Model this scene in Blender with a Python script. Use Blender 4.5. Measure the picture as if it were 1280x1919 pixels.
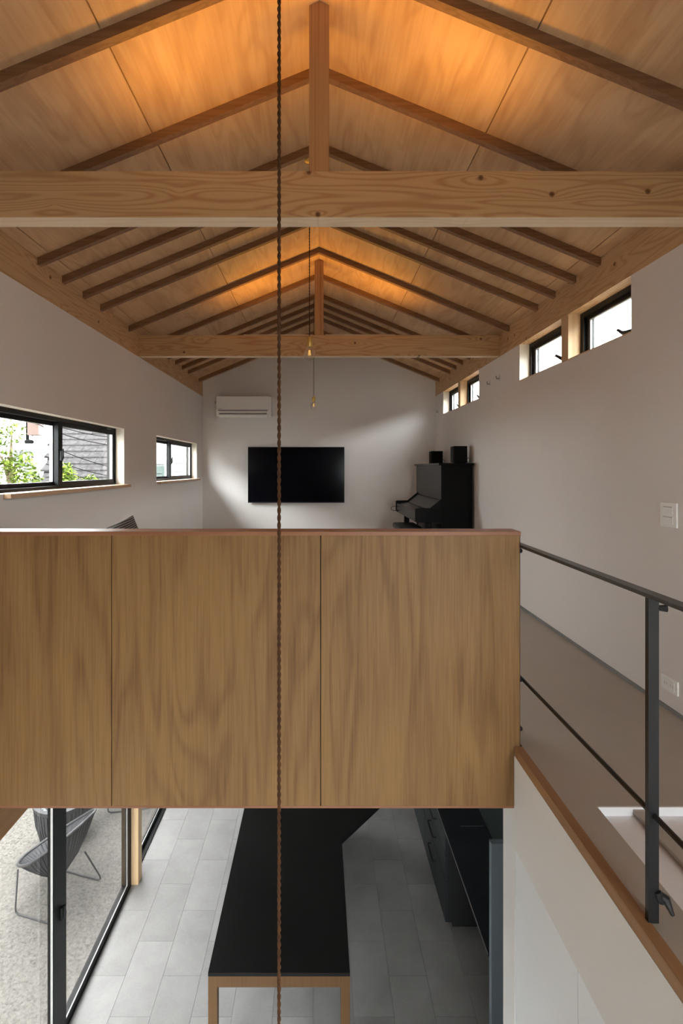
import bpy, bmesh, math, random
from mathutils import Vector, Matrix
random.seed(7)
S = bpy.context.scene
COL = S.collection
for o in list(bpy.data.objects):
    bpy.data.objects.remove(o)

# ------------------------------------------------------------------ camera
EYE = 4.04                      # eye height over the ground floor
F = 955.0                       # focal length in pixels of the 1280 x 1919 frame
cam_d = bpy.data.cameras.new('camera')
cam_d.sensor_fit = 'HORIZONTAL'
cam_d.sensor_width = 36.0
cam_d.lens = 36.0 * F / 1280.0
cam_d.shift_x = 42.0 / 1280.0
cam_d.shift_y = -81.5 / 1280.0
cam_d.clip_start = 0.05
cam_d.clip_end = 300
cam = bpy.data.objects.new('camera', cam_d)
COL.objects.link(cam)
cam.location = (0, 0, EYE)
cam.rotation_euler = (math.radians(90), 0, 0)
S.camera = cam

# ------------------------------------------------------------------ world, light, exposure
SKY = 24.0
w = bpy.data.worlds.new('overcast_sky')
S.world = w
w.use_nodes = True
bg = w.node_tree.nodes['Background']
bg.inputs[0].default_value = (0.96, 0.98, 1.0, 1)
bg.inputs[1].default_value = SKY
S.view_settings.view_transform = 'Standard'
S.view_settings.look = 'None'
S.view_settings.gamma = 1
S.view_settings.use_curve_mapping = False
S.view_settings.exposure = 0.5


def area(name, loc, rot, sx, sy, energy, color=(1, 1, 1), portal=False, spread=math.pi):
    d = bpy.data.lights.new(name, 'AREA')
    d.shape = 'RECTANGLE'
    d.size, d.size_y = sx, sy
    d.energy = energy
    d.color = color
    d.spread = spread
    if portal:
        d.cycles.is_portal = True
    o = bpy.data.objects.new(name, d)
    COL.objects.link(o)
    o.location = loc
    o.rotation_euler = rot
    return o


PI = math.pi
R_IN_FROM_LEFT = (0, -PI / 2, 0)     # shines towards +X
R_IN_FROM_RIGHT = (0, PI / 2, 0)     # shines towards -X
R_IN_FROM_FRONT = (PI / 2, 0, 0)     # shines towards +Y
# sky portals at the openings (guide sampling only)
area('portal_window', (0.125, -2.2, 1.17), R_IN_FROM_FRONT, 1.35, 1.75, 1, portal=True)
area('portal_window', (1.3, -2.2, 3.65), R_IN_FROM_FRONT, 0.76, 1.4, 1, portal=True)
area('portal_door', (-2.0, 3.63, 1.0), R_IN_FROM_LEFT, 2.0, 2.6, 1, portal=True)
area('portal_door', (-2.0, 6.3, 1.0), R_IN_FROM_LEFT, 2.0, 2.5, 1, portal=True)
area('portal_door', (-2.0, 0.9, 1.0), R_IN_FROM_LEFT, 2.0, 2.5, 1, portal=True)
area('portal_window', (-1.95, 3.6, 4.15), R_IN_FROM_LEFT, 0.5, 2.0, 1, portal=True)
area('portal_window', (-1.95, 6.4, 4.15), R_IN_FROM_LEFT, 0.5, 1.82, 1, portal=True)
area('portal_window', (1.97, 3.66, 4.97), R_IN_FROM_RIGHT, 0.31, 1.6, 1, portal=True)
area('portal_window', (1.97, 6.4, 4.97), R_IN_FROM_RIGHT, 0.31, 1.6, 1, portal=True)


# ------------------------------------------------------------------ materials
def nt(name):
    m = bpy.data.materials.new(name)
    m.use_nodes = True
    t = m.node_tree
    return m, t, t.nodes['Principled BSDF']


def N(t, typ, **kw):
    n = t.nodes.new(typ)
    for k, v in kw.items():
        setattr(n, k, v)
    return n


def link(t, a, b):
    t.links.new(a, b)


def math_node(t, op, a, b=None):
    n = N(t, 'ShaderNodeMath', operation=op)
    for i, v in enumerate((a, b)):
        if v is None:
            continue
        if isinstance(v, (int, float)):
            n.inputs[i].default_value = v
        else:
            link(t, v, n.inputs[i])
    return n.outputs[0]


def ramp(t, fac, stops):
    r = N(t, 'ShaderNodeValToRGB')
    els = r.color_ramp.elements
    while len(els) < len(stops):
        els.new(0.5)
    for e, (p, c) in zip(els, stops):
        e.position = p
        e.color = (c[0], c[1], c[2], 1)
    link(t, fac, r.inputs[0])
    return r.outputs[0]


def mix(t, fac, a, b, blend='MIX'):
    n = N(t, 'ShaderNodeMix', data_type='RGBA', blend_type=blend)
    for key, v in ((0, fac), (6, a), (7, b)):
        if isinstance(v, (int, float)):
            n.inputs[key].default_value = v
        elif isinstance(v, tuple):
            n.inputs[key].default_value = (v[0], v[1], v[2], 1)
        else:
            link(t, v, n.inputs[key])
    return n.outputs[2]


def coords(t, scale=(1, 1, 1), rand=True):
    tc = N(t, 'ShaderNodeTexCoord')
    src = tc.outputs['Object']
    if rand:
        oi = N(t, 'ShaderNodeObjectInfo')
        r = math_node(t, 'MULTIPLY', oi.outputs['Random'], 37.0)
        cx = N(t, 'ShaderNodeCombineXYZ')
        for i in range(3):
            link(t, r, cx.inputs[i])
        va = N(t, 'ShaderNodeVectorMath', operation='ADD')
        link(t, src, va.inputs[0])
        link(t, cx.outputs[0], va.inputs[1])
        src = va.outputs[0]
    mp = N(t, 'ShaderNodeMapping')
    mp.inputs['Scale'].default_value = scale
    link(t, src, mp.inputs['Vector'])
    return mp.outputs[0], src


def noise(t, vec, scale, detail=2.0, rough=0.5, dist=0.0):
    n = N(t, 'ShaderNodeTexNoise')
    n.inputs['Scale'].default_value = scale
    n.inputs['Detail'].default_value = detail
    n.inputs['Roughness'].default_value = rough
    n.inputs['Distortion'].default_value = dist
    link(t, vec, n.inputs['Vector'])
    return n.outputs['Fac']


def bump(t, bsdf, h, strength, dist=0.002):
    b = N(t, 'ShaderNodeBump')
    b.inputs['Strength'].default_value = strength
    b.inputs['Distance'].default_value = dist
    link(t, h, b.inputs['Height'])
    link(t, b.outputs[0], bsdf.inputs['Normal'])


def wood(name, light, dark, axis, cross=5.0, along=0.5, rings=9.0, line=0.45,
         fibre=0.25, patch=0.25, rough=0.55, knots=0.0, knot_cross=3.0, patch_scale=1.2, sharp=2.2, dist=0.15, fine=90.0):
    """Grain = contour lines of a noise field stretched along one axis."""
    m, t, b = nt(name)
    sc = [cross] * 3
    sc[axis] = along
    v, src = coords(t, tuple(sc))
    field = noise(t, v, 1.0, 1.5, 0.4, dist)
    kmask = None
    if knots:
        # knots run through the board: 2D cells over the long axis and one cross axis
        sp_ = N(t, 'ShaderNodeSeparateXYZ')
        link(t, src, sp_.inputs[0])
        other = 2 if axis != 2 else 0
        cx2 = N(t, 'ShaderNodeCombineXYZ')
        link(t, math_node(t, 'MULTIPLY', sp_.outputs[axis], knot_cross * 0.42), cx2.inputs[0])
        link(t, math_node(t, 'MULTIPLY', sp_.outputs[other], knot_cross), cx2.inputs[1])
        vo = N(t, 'ShaderNodeTexVoronoi', voronoi_dimensions='2D')
        vo.inputs['Scale'].default_value = 1.0
        vo.inputs['Randomness'].default_value = 1.0
        link(t, cx2.outputs[0], vo.inputs['Vector'])
        sub = N(t, 'ShaderNodeVectorMath', operation='SUBTRACT')
        link(t, cx2.outputs[0], sub.inputs[0])
        link(t, vo.outputs['Position'], sub.inputs[1])
        ml = N(t, 'ShaderNodeVectorMath', operation='DIVIDE')
        link(t, sub.outputs[0], ml.inputs[0])
        ml.inputs[1].default_value = (knot_cross * 0.42, knot_cross, 1)
        ln = N(t, 'ShaderNodeVectorMath', operation='LENGTH')
        link(t, ml.outputs[0], ln.inputs[0])
        st = N(t, 'ShaderNodeVectorMath', operation='MULTIPLY')
        link(t, ml.outputs[0], st.inputs[0])
        st.inputs[1].default_value = (0.35, 1, 1)
        l2 = N(t, 'ShaderNodeVectorMath', operation='LENGTH')
        link(t, st.outputs[0], l2.inputs[0])
        infl = math_node(t, 'MULTIPLY', math_node(t, 'POWER', 2.718, math_node(t, 'MULTIPLY', l2.outputs['Value'], -28.0)), 0.24)
        field = math_node(t, 'ADD', field, infl)
        sc2 = N(t, 'ShaderNodeSeparateColor')
        link(t, vo.outputs['Color'], sc2.inputs[0])
        keep = math_node(t, 'GREATER_THAN', sc2.outputs[0], 0.25)
        kmask = ramp(t, math_node(t, 'MULTIPLY', ln.outputs['Value'], 10.0),
                     [(0.0, (1, 1, 1)), (0.085, (0.8, 0.8, 0.8)), (0.15, (0, 0, 0))])
        kmask = math_node(t, 'MULTIPLY', kmask, keep)
    s = math_node(t, 'SINE', math_node(t, 'MULTIPLY', field, rings * 6.283))
    s = math_node(t, 'MULTIPLY', math_node(t, 'ADD', s, 1.0), 0.5)
    s = math_node(t, 'POWER', s, sharp)
    fc = [fine] * 3
    fc[axis] = fine * 0.03
    mp2 = N(t, 'ShaderNodeMapping')
    mp2.inputs['Scale'].default_value = fc
    link(t, src, mp2.inputs['Vector'])
    fib = noise(t, mp2.outputs[0], 1.0, 3.0, 0.6)
    pc = [patch_scale * 2.4] * 3
    pc[axis] = patch_scale * 0.7
    mp3 = N(t, 'ShaderNodeMapping')
    mp3.inputs['Scale'].default_value = pc
    link(t, src, mp3.inputs['Vector'])
    big = noise(t, mp3.outputs[0], 1.0, 2.0, 0.5)
    f = math_node(t, 'MULTIPLY', s, line)
    f = math_node(t, 'ADD', f, math_node(t, 'MULTIPLY', math_node(t, 'SUBTRACT', fib, 0.5), fibre * 2.2))
    f = math_node(t, 'ADD', f, math_node(t, 'MULTIPLY', math_node(t, 'SUBTRACT', big, 0.5), patch * 2.4))
    f = math_node(t, 'ADD', f, 0.15)
    fcl = N(t, 'ShaderNodeClamp')
    link(t, f, fcl.inputs[0])
    c = mix(t, fcl.outputs[0], light, dark)
    if kmask is not None:
        c = mix(t, math_node(t, 'MULTIPLY', kmask, knots), c, (dark[0] * 0.28, dark[1] * 0.2, dark[2] * 0.18))
    link(t, c, b.inputs['Base Color'])
    b.inputs['Roughness'].default_value = rough
    b.inputs['Specular IOR Level'].default_value = 0.35
    bump(t, b, fib, 0.12, 0.001)
    return m


def plain(name, col, rough=0.5, metal=0.0, spec=0.5, mottle=0.0, mscale=3.0, bmp=0.0, bscale=200.0, coat=0.0):
    m, t, b = nt(name)
    v, src = coords(t)
    n = noise(t, v, mscale, 4.0, 0.55)
    lo = tuple(max(0.0, c * (1 - mottle)) for c in col)
    hi = tuple(min(1.0, c * (1 + mottle)) for c in col)
    link(t, ramp(t, n, [(0.3, lo), (0.7, hi)]), b.inputs['Base Color'])
    b.inputs['Roughness'].default_value = rough
    b.inputs['Metallic'].default_value = metal
    b.inputs['Specular IOR Level'].default_value = spec
    b.inputs['Coat Weight'].default_value = coat
    if bmp:
        bump(t, b, noise(t, v, bscale, 2.0), bmp, 0.001)
    return m


def glass(name, tint=(0.97, 0.985, 0.98), gloss=0.9, power=4.5, base=0.03):
    m = bpy.data.materials.new(name)
    m.use_nodes = True
    t = m.node_tree
    t.nodes.clear()
    out = N(t, 'ShaderNodeOutputMaterial')
    tr = N(t, 'ShaderNodeBsdfTransparent')
    tr.inputs[0].default_value = (*tint, 1)
    gl = N(t, 'ShaderNodeBsdfGlossy')
    gl.inputs['Roughness'].default_value = 0.01
    lw_ = N(t, 'ShaderNodeLayerWeight')
    lw_.inputs[0].default_value = 0.5
    fr = N(t, 'ShaderNodeMath', operation='MULTIPLY_ADD')
    link(t, math_node(t, 'POWER', lw_.outputs['Facing'], power), fr.inputs[0])
    fr.inputs[1].default_value = 0.7
    fr.inputs[2].default_value = base
    mx = N(t, 'ShaderNodeMixShader')
    link(t, math_node(t, 'MULTIPLY', fr.outputs[0], gloss), mx.inputs[0])
    link(t, tr.outputs[0], mx.inputs[1])
    link(t, gl.outputs[0], mx.inputs[2])
    link(t, mx.outputs[0], out.inputs[0])
    return m


def emit(name, col, strength):
    m, t, b = nt(name)
    b.inputs['Base Color'].default_value = (*col, 1)
    b.inputs['Emission Color'].default_value = (*col, 1)
    b.inputs['Emission Strength'].default_value = strength
    return m


M = {}
M['wall'] = plain('white_wallpaper', (0.81, 0.775, 0.745), 0.85, spec=0.15, mottle=0.015, mscale=1.5, bmp=0.12, bscale=350)
M['wall_lower'] = plain('warm_white_paint', (0.76, 0.745, 0.73), 0.8, spec=0.2, mottle=0.012, bmp=0.08, bscale=300)
M['door_white'] = plain('white_door_laminate', (0.86, 0.875, 0.90), 0.45, spec=0.35, mottle=0.008)
M['beam_x'] = wood('pine_beam_x', (0.62, 0.41, 0.21), (0.38, 0.185, 0.07), 0, cross=11.0, along=0.5, rings=12.0,
                   line=0.5, fibre=0.14, patch=0.14, knots=1.0, knot_cross=5.0, sharp=3.0)
M['beam_under_lit'] = wood('lit_pine_underside', (0.82, 0.64, 0.45), (0.62, 0.42, 0.24), 0, cross=11.0, along=0.4, rings=5.0,
                       line=0.3, fibre=0.14, patch=0.1, knots=0.8, knot_cross=5.0, sharp=3.0)  # brighter pine for beam undersides, light from below painted in
M['beam_y'] = wood('pine_beam_y', (0.66, 0.44, 0.245), (0.41, 0.215, 0.092), 1, cross=11.0, along=0.7, rings=11.0,
                   line=0.45, fibre=0.14, patch=0.15, knots=1.0, knot_cross=5.0, sharp=3.0)
M['post_z'] = wood('pine_post_z', (0.52, 0.30, 0.14), (0.30, 0.14, 0.05), 2, cross=60.0, along=0.25, rings=3.0,
                   line=0.6, fibre=0.2, patch=0.1)
M['rafter'] = wood('rafter_pine', (0.25, 0.132, 0.066), (0.155, 0.072, 0.032), 0, cross=40.0, along=0.8, rings=3.0,
                   line=0.45, fibre=0.2, patch=0.2)
M['ply_ceiling'] = wood('ceiling_plywood', (0.62, 0.39, 0.215), (0.35, 0.18, 0.08), 1, cross=7.0, along=1.6, rings=4.0,
                        line=0.24, fibre=0.30, patch=0.40, rough=0.6, patch_scale=2.6, sharp=2.0, dist=0.7, fine=70.0)
M['ply_wall'] = wood('lauan_plywood', (0.315, 0.175, 0.063), (0.15, 0.07, 0.023), 2, cross=6.5, along=0.85, rings=5.0,
                     line=0.34, fibre=0.6, patch=0.42, rough=0.5, sharp=2.2, dist=0.6, fine=110.0)
M['cap'] = wood('reddish_cap_wood', (0.36, 0.165, 0.085), (0.22, 0.085, 0.04), 0, cross=30, along=0.6, rings=3,
                line=0.35, fibre=0.2, patch=0.15, rough=0.4)
M['end_wood'] = wood('dark_edge_wood', (0.12, 0.06, 0.03), (0.07, 0.03, 0.015), 2, cross=40, along=0.6, rings=2)
M['trim_y'] = wood('tan_edge_trim', (0.36, 0.20, 0.095), (0.25, 0.125, 0.05), 1, cross=35, along=0.6, rings=3,
                   line=0.3, fibre=0.2, patch=0.12, rough=0.45)
M['sill_y'] = wood('pale_sill_wood', (0.66, 0.45, 0.29), (0.48, 0.29, 0.16), 1, cross=30, along=0.6, rings=3,
                   line=0.3, fibre=0.2, patch=0.12, rough=0.45)
M['stud_z'] = wood('pale_stud_wood', (0.70, 0.50, 0.30), (0.52, 0.32, 0.16), 2, cross=35, along=0.5, rings=3,
                   line=0.35, fibre=0.18, patch=0.1)
M['reveal'] = plain('cream_reveal', (0.78, 0.74, 0.65), 0.6, spec=0.25, mottle=0.01)
M['table_wood'] = wood('table_frame_wood', (0.12, 0.062, 0.024), (0.08, 0.037, 0.013), 2, cross=35, along=0.6, rings=3,
                       line=0.3, fibre=0.2, patch=0.12, rough=0.45)
M['black_top'] = plain('black_linoleum_top', (0.009, 0.009, 0.009), 0.55, spec=0.15, mottle=0.15, mscale=6)
M['black_frame'] = plain('black_aluminium', (0.005, 0.0055, 0.006), 0.45, spec=0.25, mottle=0.05)
M['stile'] = plain('dark_grey_aluminium', (0.010, 0.013, 0.014), 0.5, spec=0.2, mottle=0.04)
M['silver'] = plain('silver_bead', (0.62, 0.62, 0.60), 0.35, metal=0.5)
M['steel'] = plain('black_steel', (0.014, 0.015, 0.017), 0.35, spec=0.5, mottle=0.05)
M['steel_top'] = plain('dark_steel_rail', (0.035, 0.034, 0.032), 0.38, spec=0.5, mottle=0.05)
M['rubber'] = plain('black_rubber', (0.01, 0.01, 0.011), 0.6)
M['floor_up'] = plain('greige_floor_sheet', (0.41, 0.365, 0.315), 0.38, spec=0.4, mottle=0.06, mscale=2.0)
M['grout'] = plain('grey_grout', (0.25, 0.245, 0.24), 0.8, mottle=0.1)
M['white_land'] = plain('white_landing_paint', (0.84, 0.84, 0.86), 0.5, mottle=0.01)
M['cab'] = plain('charcoal_cabinet_laminate', (0.020, 0.024, 0.028), 0.42, spec=0.45, mottle=0.06)
M['cab_panel'] = plain('slate_blue_panel', (0.20, 0.24, 0.28), 0.5, spec=0.35, mottle=0.05)
M['counter'] = plain('dark_stone_counter', (0.018, 0.020, 0.026), 0.3, spec=0.5, mottle=0.3, mscale=5)
M['counter_edge'] = plain('pale_counter_edge', (0.28, 0.26, 0.24), 0.4)
M['splash'] = plain('dark_green_splashback', (0.022, 0.034, 0.032), 0.45, spec=0.4, mottle=0.08)
M['piano'] = plain('black_piano_lacquer', (0.004, 0.004, 0.004), 0.2, spec=0.1, mottle=0.1)
M['bench'] = plain('dark_green_black_vinyl', (0.012, 0.020, 0.018), 0.5)
M['speaker'] = plain('black_speaker_vinyl', (0.005, 0.005, 0.005), 0.6, spec=0.08)
M['grille'] = plain('black_cloth_grille', (0.022, 0.022, 0.022), 0.9, bmp=0.4, bscale=600)
M['screen'] = plain('black_tv_glass', (0.003, 0.003, 0.005), 0.12, spec=0.09)
M['tv_body'] = plain('black_tv_plastic', (0.008, 0.008, 0.008), 0.4)
M['ac'] = plain('white_ac_plastic', (0.80, 0.785, 0.76), 0.4, spec=0.4, mottle=0.006)
M['ac_dark'] = plain('grey_ac_slot', (0.16, 0.16, 0.15), 0.6)
M['plate'] = plain('white_switch_plastic', (0.92, 0.915, 0.90), 0.35, spec=0.45, mottle=0.005)
M['plate_grey'] = plain('grey_plastic_line', (0.25, 0.24, 0.23), 0.5)
M['brass'] = plain('brushed_brass', (0.62, 0.40, 0.12), 0.3, metal=1.0, mottle=0.06)
M['cord'] = plain('brown_twisted_cord', (0.085, 0.034, 0.012), 0.75, spec=0.25, mottle=0.35, mscale=90, bmp=0.5, bscale=700)
M['cord_small'] = plain('dark_brown_cord', (0.06, 0.026, 0.012), 0.75, mottle=0.2, mscale=60)
M['bulb_glass'] = glass('bulb_glass', (0.97, 0.95, 0.92), 1.0, 2.6, 0.07)
M['filament'] = emit('filament_glow', (1.0, 0.60, 0.15), 0.75)
M['led'] = plain('led_housing', (0.75, 0.72, 0.66), 0.5)
M['pane'] = glass('window_pane', (0.95, 0.97, 0.965), 0.7)
M['door_pane'] = glass('tinted_door_pane', (0.60, 0.60, 0.595), 0.6)
M['clear'] = glass('clear_acrylic', (0.96, 0.97, 0.97), 1.0)
M['sofa'] = plain('grey_sofa_fabric', (0.20, 0.20, 0.20), 0.9, mottle=0.08, mscale=30, bmp=0.3)
M['outdoor_metal'] = plain('grey_powder_steel', (0.06, 0.06, 0.062), 0.45)
M['cords_out'] = plain('charcoal_outdoor_cord', (0.055, 0.055, 0.06), 0.6, mottle=0.2, mscale=40)
M['planter'] = plain('charcoal_ribbed_resin', (0.07, 0.07, 0.072), 0.55, mottle=0.1)
M['beads'] = plain('pale_glass_beads', (0.55, 0.62, 0.64), 0.15, spec=0.7, mottle=0.4, mscale=60)
M['shingle'] = plain('grey_brown_shingle', (0.027, 0.025, 0.025), 0.95, spec=0.03, mottle=0.35, mscale=12)
M['house_white'] = plain('white_house_wall', (0.14, 0.144, 0.142), 0.85, mottle=0.02)
M['house_glass'] = plain('green_house_glass', (0.06, 0.08, 0.072), 0.3, mottle=0.2, mscale=2)
M['pole'] = plain('pale_concrete_pole', (0.075, 0.077, 0.079), 0.85, mottle=0.05)
M['pole_box'] = plain('salmon_pole_box', (0.06, 0.034, 0.026), 0.7, mottle=0.1)
M['wire'] = plain('dark_power_line', (0.006, 0.006, 0.006), 1.0, spec=0.0)
M['bark'] = plain('brown_bark', (0.13, 0.09, 0.06), 0.9, mottle=0.3, mscale=20)


def mat_tile():
    m, t, b = nt('grey_stone_tile')
    v, src = coords(t)
    a = noise(t, v, 3.0, 5.0, 0.55)
    c = noise(t, v, 60.0, 3.0, 0.6)
    oi = N(t, 'ShaderNodeObjectInfo')
    f = math_node(t, 'ADD', math_node(t, 'MULTIPLY', a, 0.75), math_node(t, 'MULTIPLY', c, 0.25))
    f = math_node(t, 'ADD', f, math_node(t, 'MULTIPLY', math_node(t, 'SUBTRACT', oi.outputs['Random'], 0.5), 0.16))
    link(t, ramp(t, f, [(0.3, (0.275, 0.268, 0.26)), (0.7, (0.38, 0.372, 0.362))]), b.inputs['Base Color'])
    b.inputs['Roughness'].default_value = 0.5
    b.inputs['Specular IOR Level'].default_value = 0.4
    bump(t, b, c, 0.05)
    return m


def mat_patio():
    m, t, b = nt('exposed_aggregate')
    v, src = coords(t, rand=False)
    vo = N(t, 'ShaderNodeTexVoronoi')
    vo.inputs['Scale'].default_value = 55.0
    link(t, src, vo.inputs['Vector'])
    big = noise(t, src, 2.2, 3.0, 0.6)
    fine = noise(t, src, 38.0, 5.0, 0.75)
    sep = N(t, 'ShaderNodeSeparateColor')
    link(t, vo.outputs['Color'], sep.inputs[0])
    base = ramp(t, sep.outputs[0], [(0.0, (0.03, 0.028, 0.025)), (0.3, (0.14, 0.132, 0.116)), (0.75, (0.20, 0.188, 0.166)), (1.0, (0.24, 0.232, 0.216))])
    base = mix(t, 0.55, base, ramp(t, fine, [(0.35, (0.035, 0.033, 0.03)), (0.55, (0.235, 0.222, 0.20))]))
    base = mix(t, math_node(t, 'MULTIPLY', big, 0.3), base, (0.22, 0.205, 0.17))
    link(t, base, b.inputs['Base Color'])
    b.inputs['Roughness'].default_value = 0.9
    bump(t, b, vo.outputs['Distance'], 0.5, 0.004)
    return m


def mat_stripes():
    m, t, b = nt('striped_cushion_cloth')
    v, src = coords(t, rand=False)
    wv = N(t, 'ShaderNodeTexWave')
    wv.bands_direction = 'Z'
    wv.inputs['Scale'].default_value = 30.0
    wv.inputs['Distortion'].default_value = 0.4
    link(t, src, wv.inputs['Vector'])
    link(t, ramp(t, wv.outputs['Fac'], [(0.3, (0.045, 0.043, 0.045)), (0.55, (0.33, 0.32, 0.31))]), b.inputs['Base Color'])
    b.inputs['Roughness'].default_value = 0.95
    return m


def mat_leaf():
    m, t, b = nt('young_green_leaf')
    v, src = coords(t)
    n = noise(t, v, 6.0, 3.0)
    link(t, ramp(t, n, [(0.3, (0.050, 0.085, 0.008)), (0.7, (0.125, 0.170, 0.022))]), b.inputs['Base Color'])
    b.inputs['Roughness'].default_value = 0.8
    b.inputs['Specular IOR Level'].default_value = 0.08
    return m


M['tile'] = mat_tile()
M['patio'] = mat_patio()
M['stripes'] = mat_stripes()
M['leaf'] = mat_leaf()


# ------------------------------------------------------------------ geometry helpers
class MB:
    """Collects shapes (world coordinates); build() links them as ONE mesh object."""

    def __init__(self):
        self.v = []
        self.f = []

    def add(self, verts, faces):
        k = len(self.v)
        self.v += [tuple(p) for p in verts]
        self.f += [tuple(i + k for i in f) for f in faces]
        return self

    def box(self, x0, x1, y0, y1, z0, z1, bev=0.0):
        if bev <= 0:
            vs = [(x, y, z) for x in (x0, x1) for y in (y0, y1) for z in (z0, z1)]
            return self.add(vs, [(0, 1, 3, 2), (4, 6, 7, 5), (0, 4, 5, 1), (2, 3, 7, 6), (0, 2, 6, 4), (1, 5, 7, 3)])
        bm = bmesh.new()
        bmesh.ops.create_cube(bm, size=1.0, matrix=Matrix.Translation(((x0 + x1) / 2, (y0 + y1) / 2, (z0 + z1) / 2)) @ Matrix.Diagonal((x1 - x0, y1 - y0, z1 - z0, 1)))
        bmesh.ops.bevel(bm, geom=list(bm.edges), offset=bev, segments=2, affect='EDGES', profile=0.5)
        return self.from_bm(bm)

    def from_bm(self, bm):
        bm.verts.index_update()
        self.add([v.co[:] for v in bm.verts], [tuple(v.index for v in f.verts) for f in bm.faces])
        bm.free()
        return self

    def prism(self, pts, axis, a, b):
        """pts: 2D outline in the two other axes (in x,y,z order), extruded along axis from a to b."""
        n = len(pts)

        def p(q, w):
            l = list(q)
            l.insert(axis, w)
            return tuple(l)
        vs = [p(q, a) for q in pts] + [p(q, b) for q in pts]
        fs = [tuple(range(n - 1, -1, -1)), tuple(range(n, 2 * n))]
        fs += [(i, (i + 1) % n, n + (i + 1) % n, n + i) for i in range(n)]
        return self.add(vs, fs)

    def tube(self, pts, r, seg=8, closed=False):
        pts = [Vector(p) for p in pts]
        n = len(pts)
        rr = r if isinstance(r, (list, tuple)) else [r] * n
        vs, fs = [], []
        prev = None
        for i, p in enumerate(pts):
            if closed:
                d = pts[(i + 1) % n] - pts[i - 1]
            else:
                d = pts[min(i + 1, n - 1)] - pts[max(i - 1, 0)]
            d.normalize()
            if prev is None:
                up = Vector((0, 0, 1)) if abs(d.z) < 0.9 else Vector((1, 0, 0))
                a = d.cross(up).normalized()
            else:
                a = (prev - d * prev.dot(d)).normalized()
            prev = a
            b = d.cross(a)
            for k in range(seg):
                t = 2 * PI * k / seg
                vs.append(p + (a * math.cos(t) + b * math.sin(t)) * rr[i])
        m = n if closed else n - 1
        for i in range(m):
            for k in range(seg):
                j = (i + 1) % n
                fs.append((i * seg + k, i * seg + (k + 1) % seg, j * seg + (k + 1) % seg, j * seg + k))
        if not closed:
            fs.append(tuple(range(seg - 1, -1, -1)))
            fs.append(tuple((n - 1) * seg + k for k in range(seg)))
        return self.add(vs, fs)

    def lathe(self, prof, cx, cy, cz, seg=24, axis='Z'):
        """prof: (r, h) pairs."""
        vs, fs = [], []
        n = len(prof)
        for r, h in prof:
            for k in range(seg):
                t = 2 * PI * k / seg
                a, b = r * math.cos(t), r * math.sin(t)
                if axis == 'Z':
                    vs.append((cx + a, cy + b, cz + h))
                elif axis == 'X':
                    vs.append((cx + h, cy + a, cz + b))
                else:
                    vs.append((cx + a, cy + h, cz + b))
        for i in range(n - 1):
            for k in range(seg):
                fs.append((i * seg + k, i * seg + (k + 1) % seg, (i + 1) * seg + (k + 1) % seg, (i + 1) * seg + k))
        fs.append(tuple(range(seg - 1, -1, -1)))
        fs.append(tuple((n - 1) * seg + k for k in range(seg)))
        return self.add(vs, fs)

    def build(self, name, mat, parent=None, smooth=False, origin=None):
        vs = [Vector(p) for p in self.v]
        lo = Vector((min(p.x for p in vs), min(p.y for p in vs), min(p.z for p in vs)))
        hi = Vector((max(p.x for p in vs), max(p.y for p in vs), max(p.z for p in vs)))
        c = Vector(origin) if origin else (lo + hi) / 2
        me = bpy.data.meshes.new(name)
        me.from_pydata([tuple(p - c) for p in vs], [], self.f)
        bm = bmesh.new()
        bm.from_mesh(me)
        bmesh.ops.recalc_face_normals(bm, faces=bm.faces)
        bm.to_mesh(me)
        bm.free()
        if smooth:
            me.polygons.foreach_set('use_smooth', [True] * len(me.polygons))
            try:
                me.set_sharp_from_angle(angle=math.radians(35))
            except Exception:
                pass
        me.materials.append(M[mat])
        o = bpy.data.objects.new(name, me)
        COL.objects.link(o)
        if parent is not None:
            o.parent = parent
            o.location = c - WLOC[parent.name]
        else:
            o.location = c
        WLOC[o.name] = c
        return o


WLOC = {}


def thing(name, label, cat, loc=(0, 0, 0), group=None):
    o = bpy.data.objects.new(name, None)
    o.empty_display_size = 0.1
    COL.objects.link(o)
    o.location = loc
    WLOC[o.name] = Vector(loc)
    return tag(o, label, cat, group)


def tag(o, label, cat, group=None):
    o['label'] = label
    o['category'] = cat
    if group:
        o['group'] = group
    return o


def struct(o):
    o['kind'] = 'structure'
    return o


def sroot(name, loc=(0, 0, 0)):
    o = bpy.data.objects.new(name, None)
    o.empty_display_size = 0.1
    COL.objects.link(o)
    o.location = loc
    WLOC[o.name] = Vector(loc)
    o['kind'] = 'structure'
    return o


def copy_tree(o, parent=None):
    c = o.copy()
    COL.objects.link(c)
    if parent is not None:
        c.parent = parent
    for ch in list(o.children):
        copy_tree(ch, c)
    return c


def clone(o, parent, world):
    """A part sharing o's mesh at another world position."""
    c = o.copy()
    COL.objects.link(c)
    c.parent = parent
    c.location = Vector(world) - WLOC[parent.name]
    return c


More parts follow.
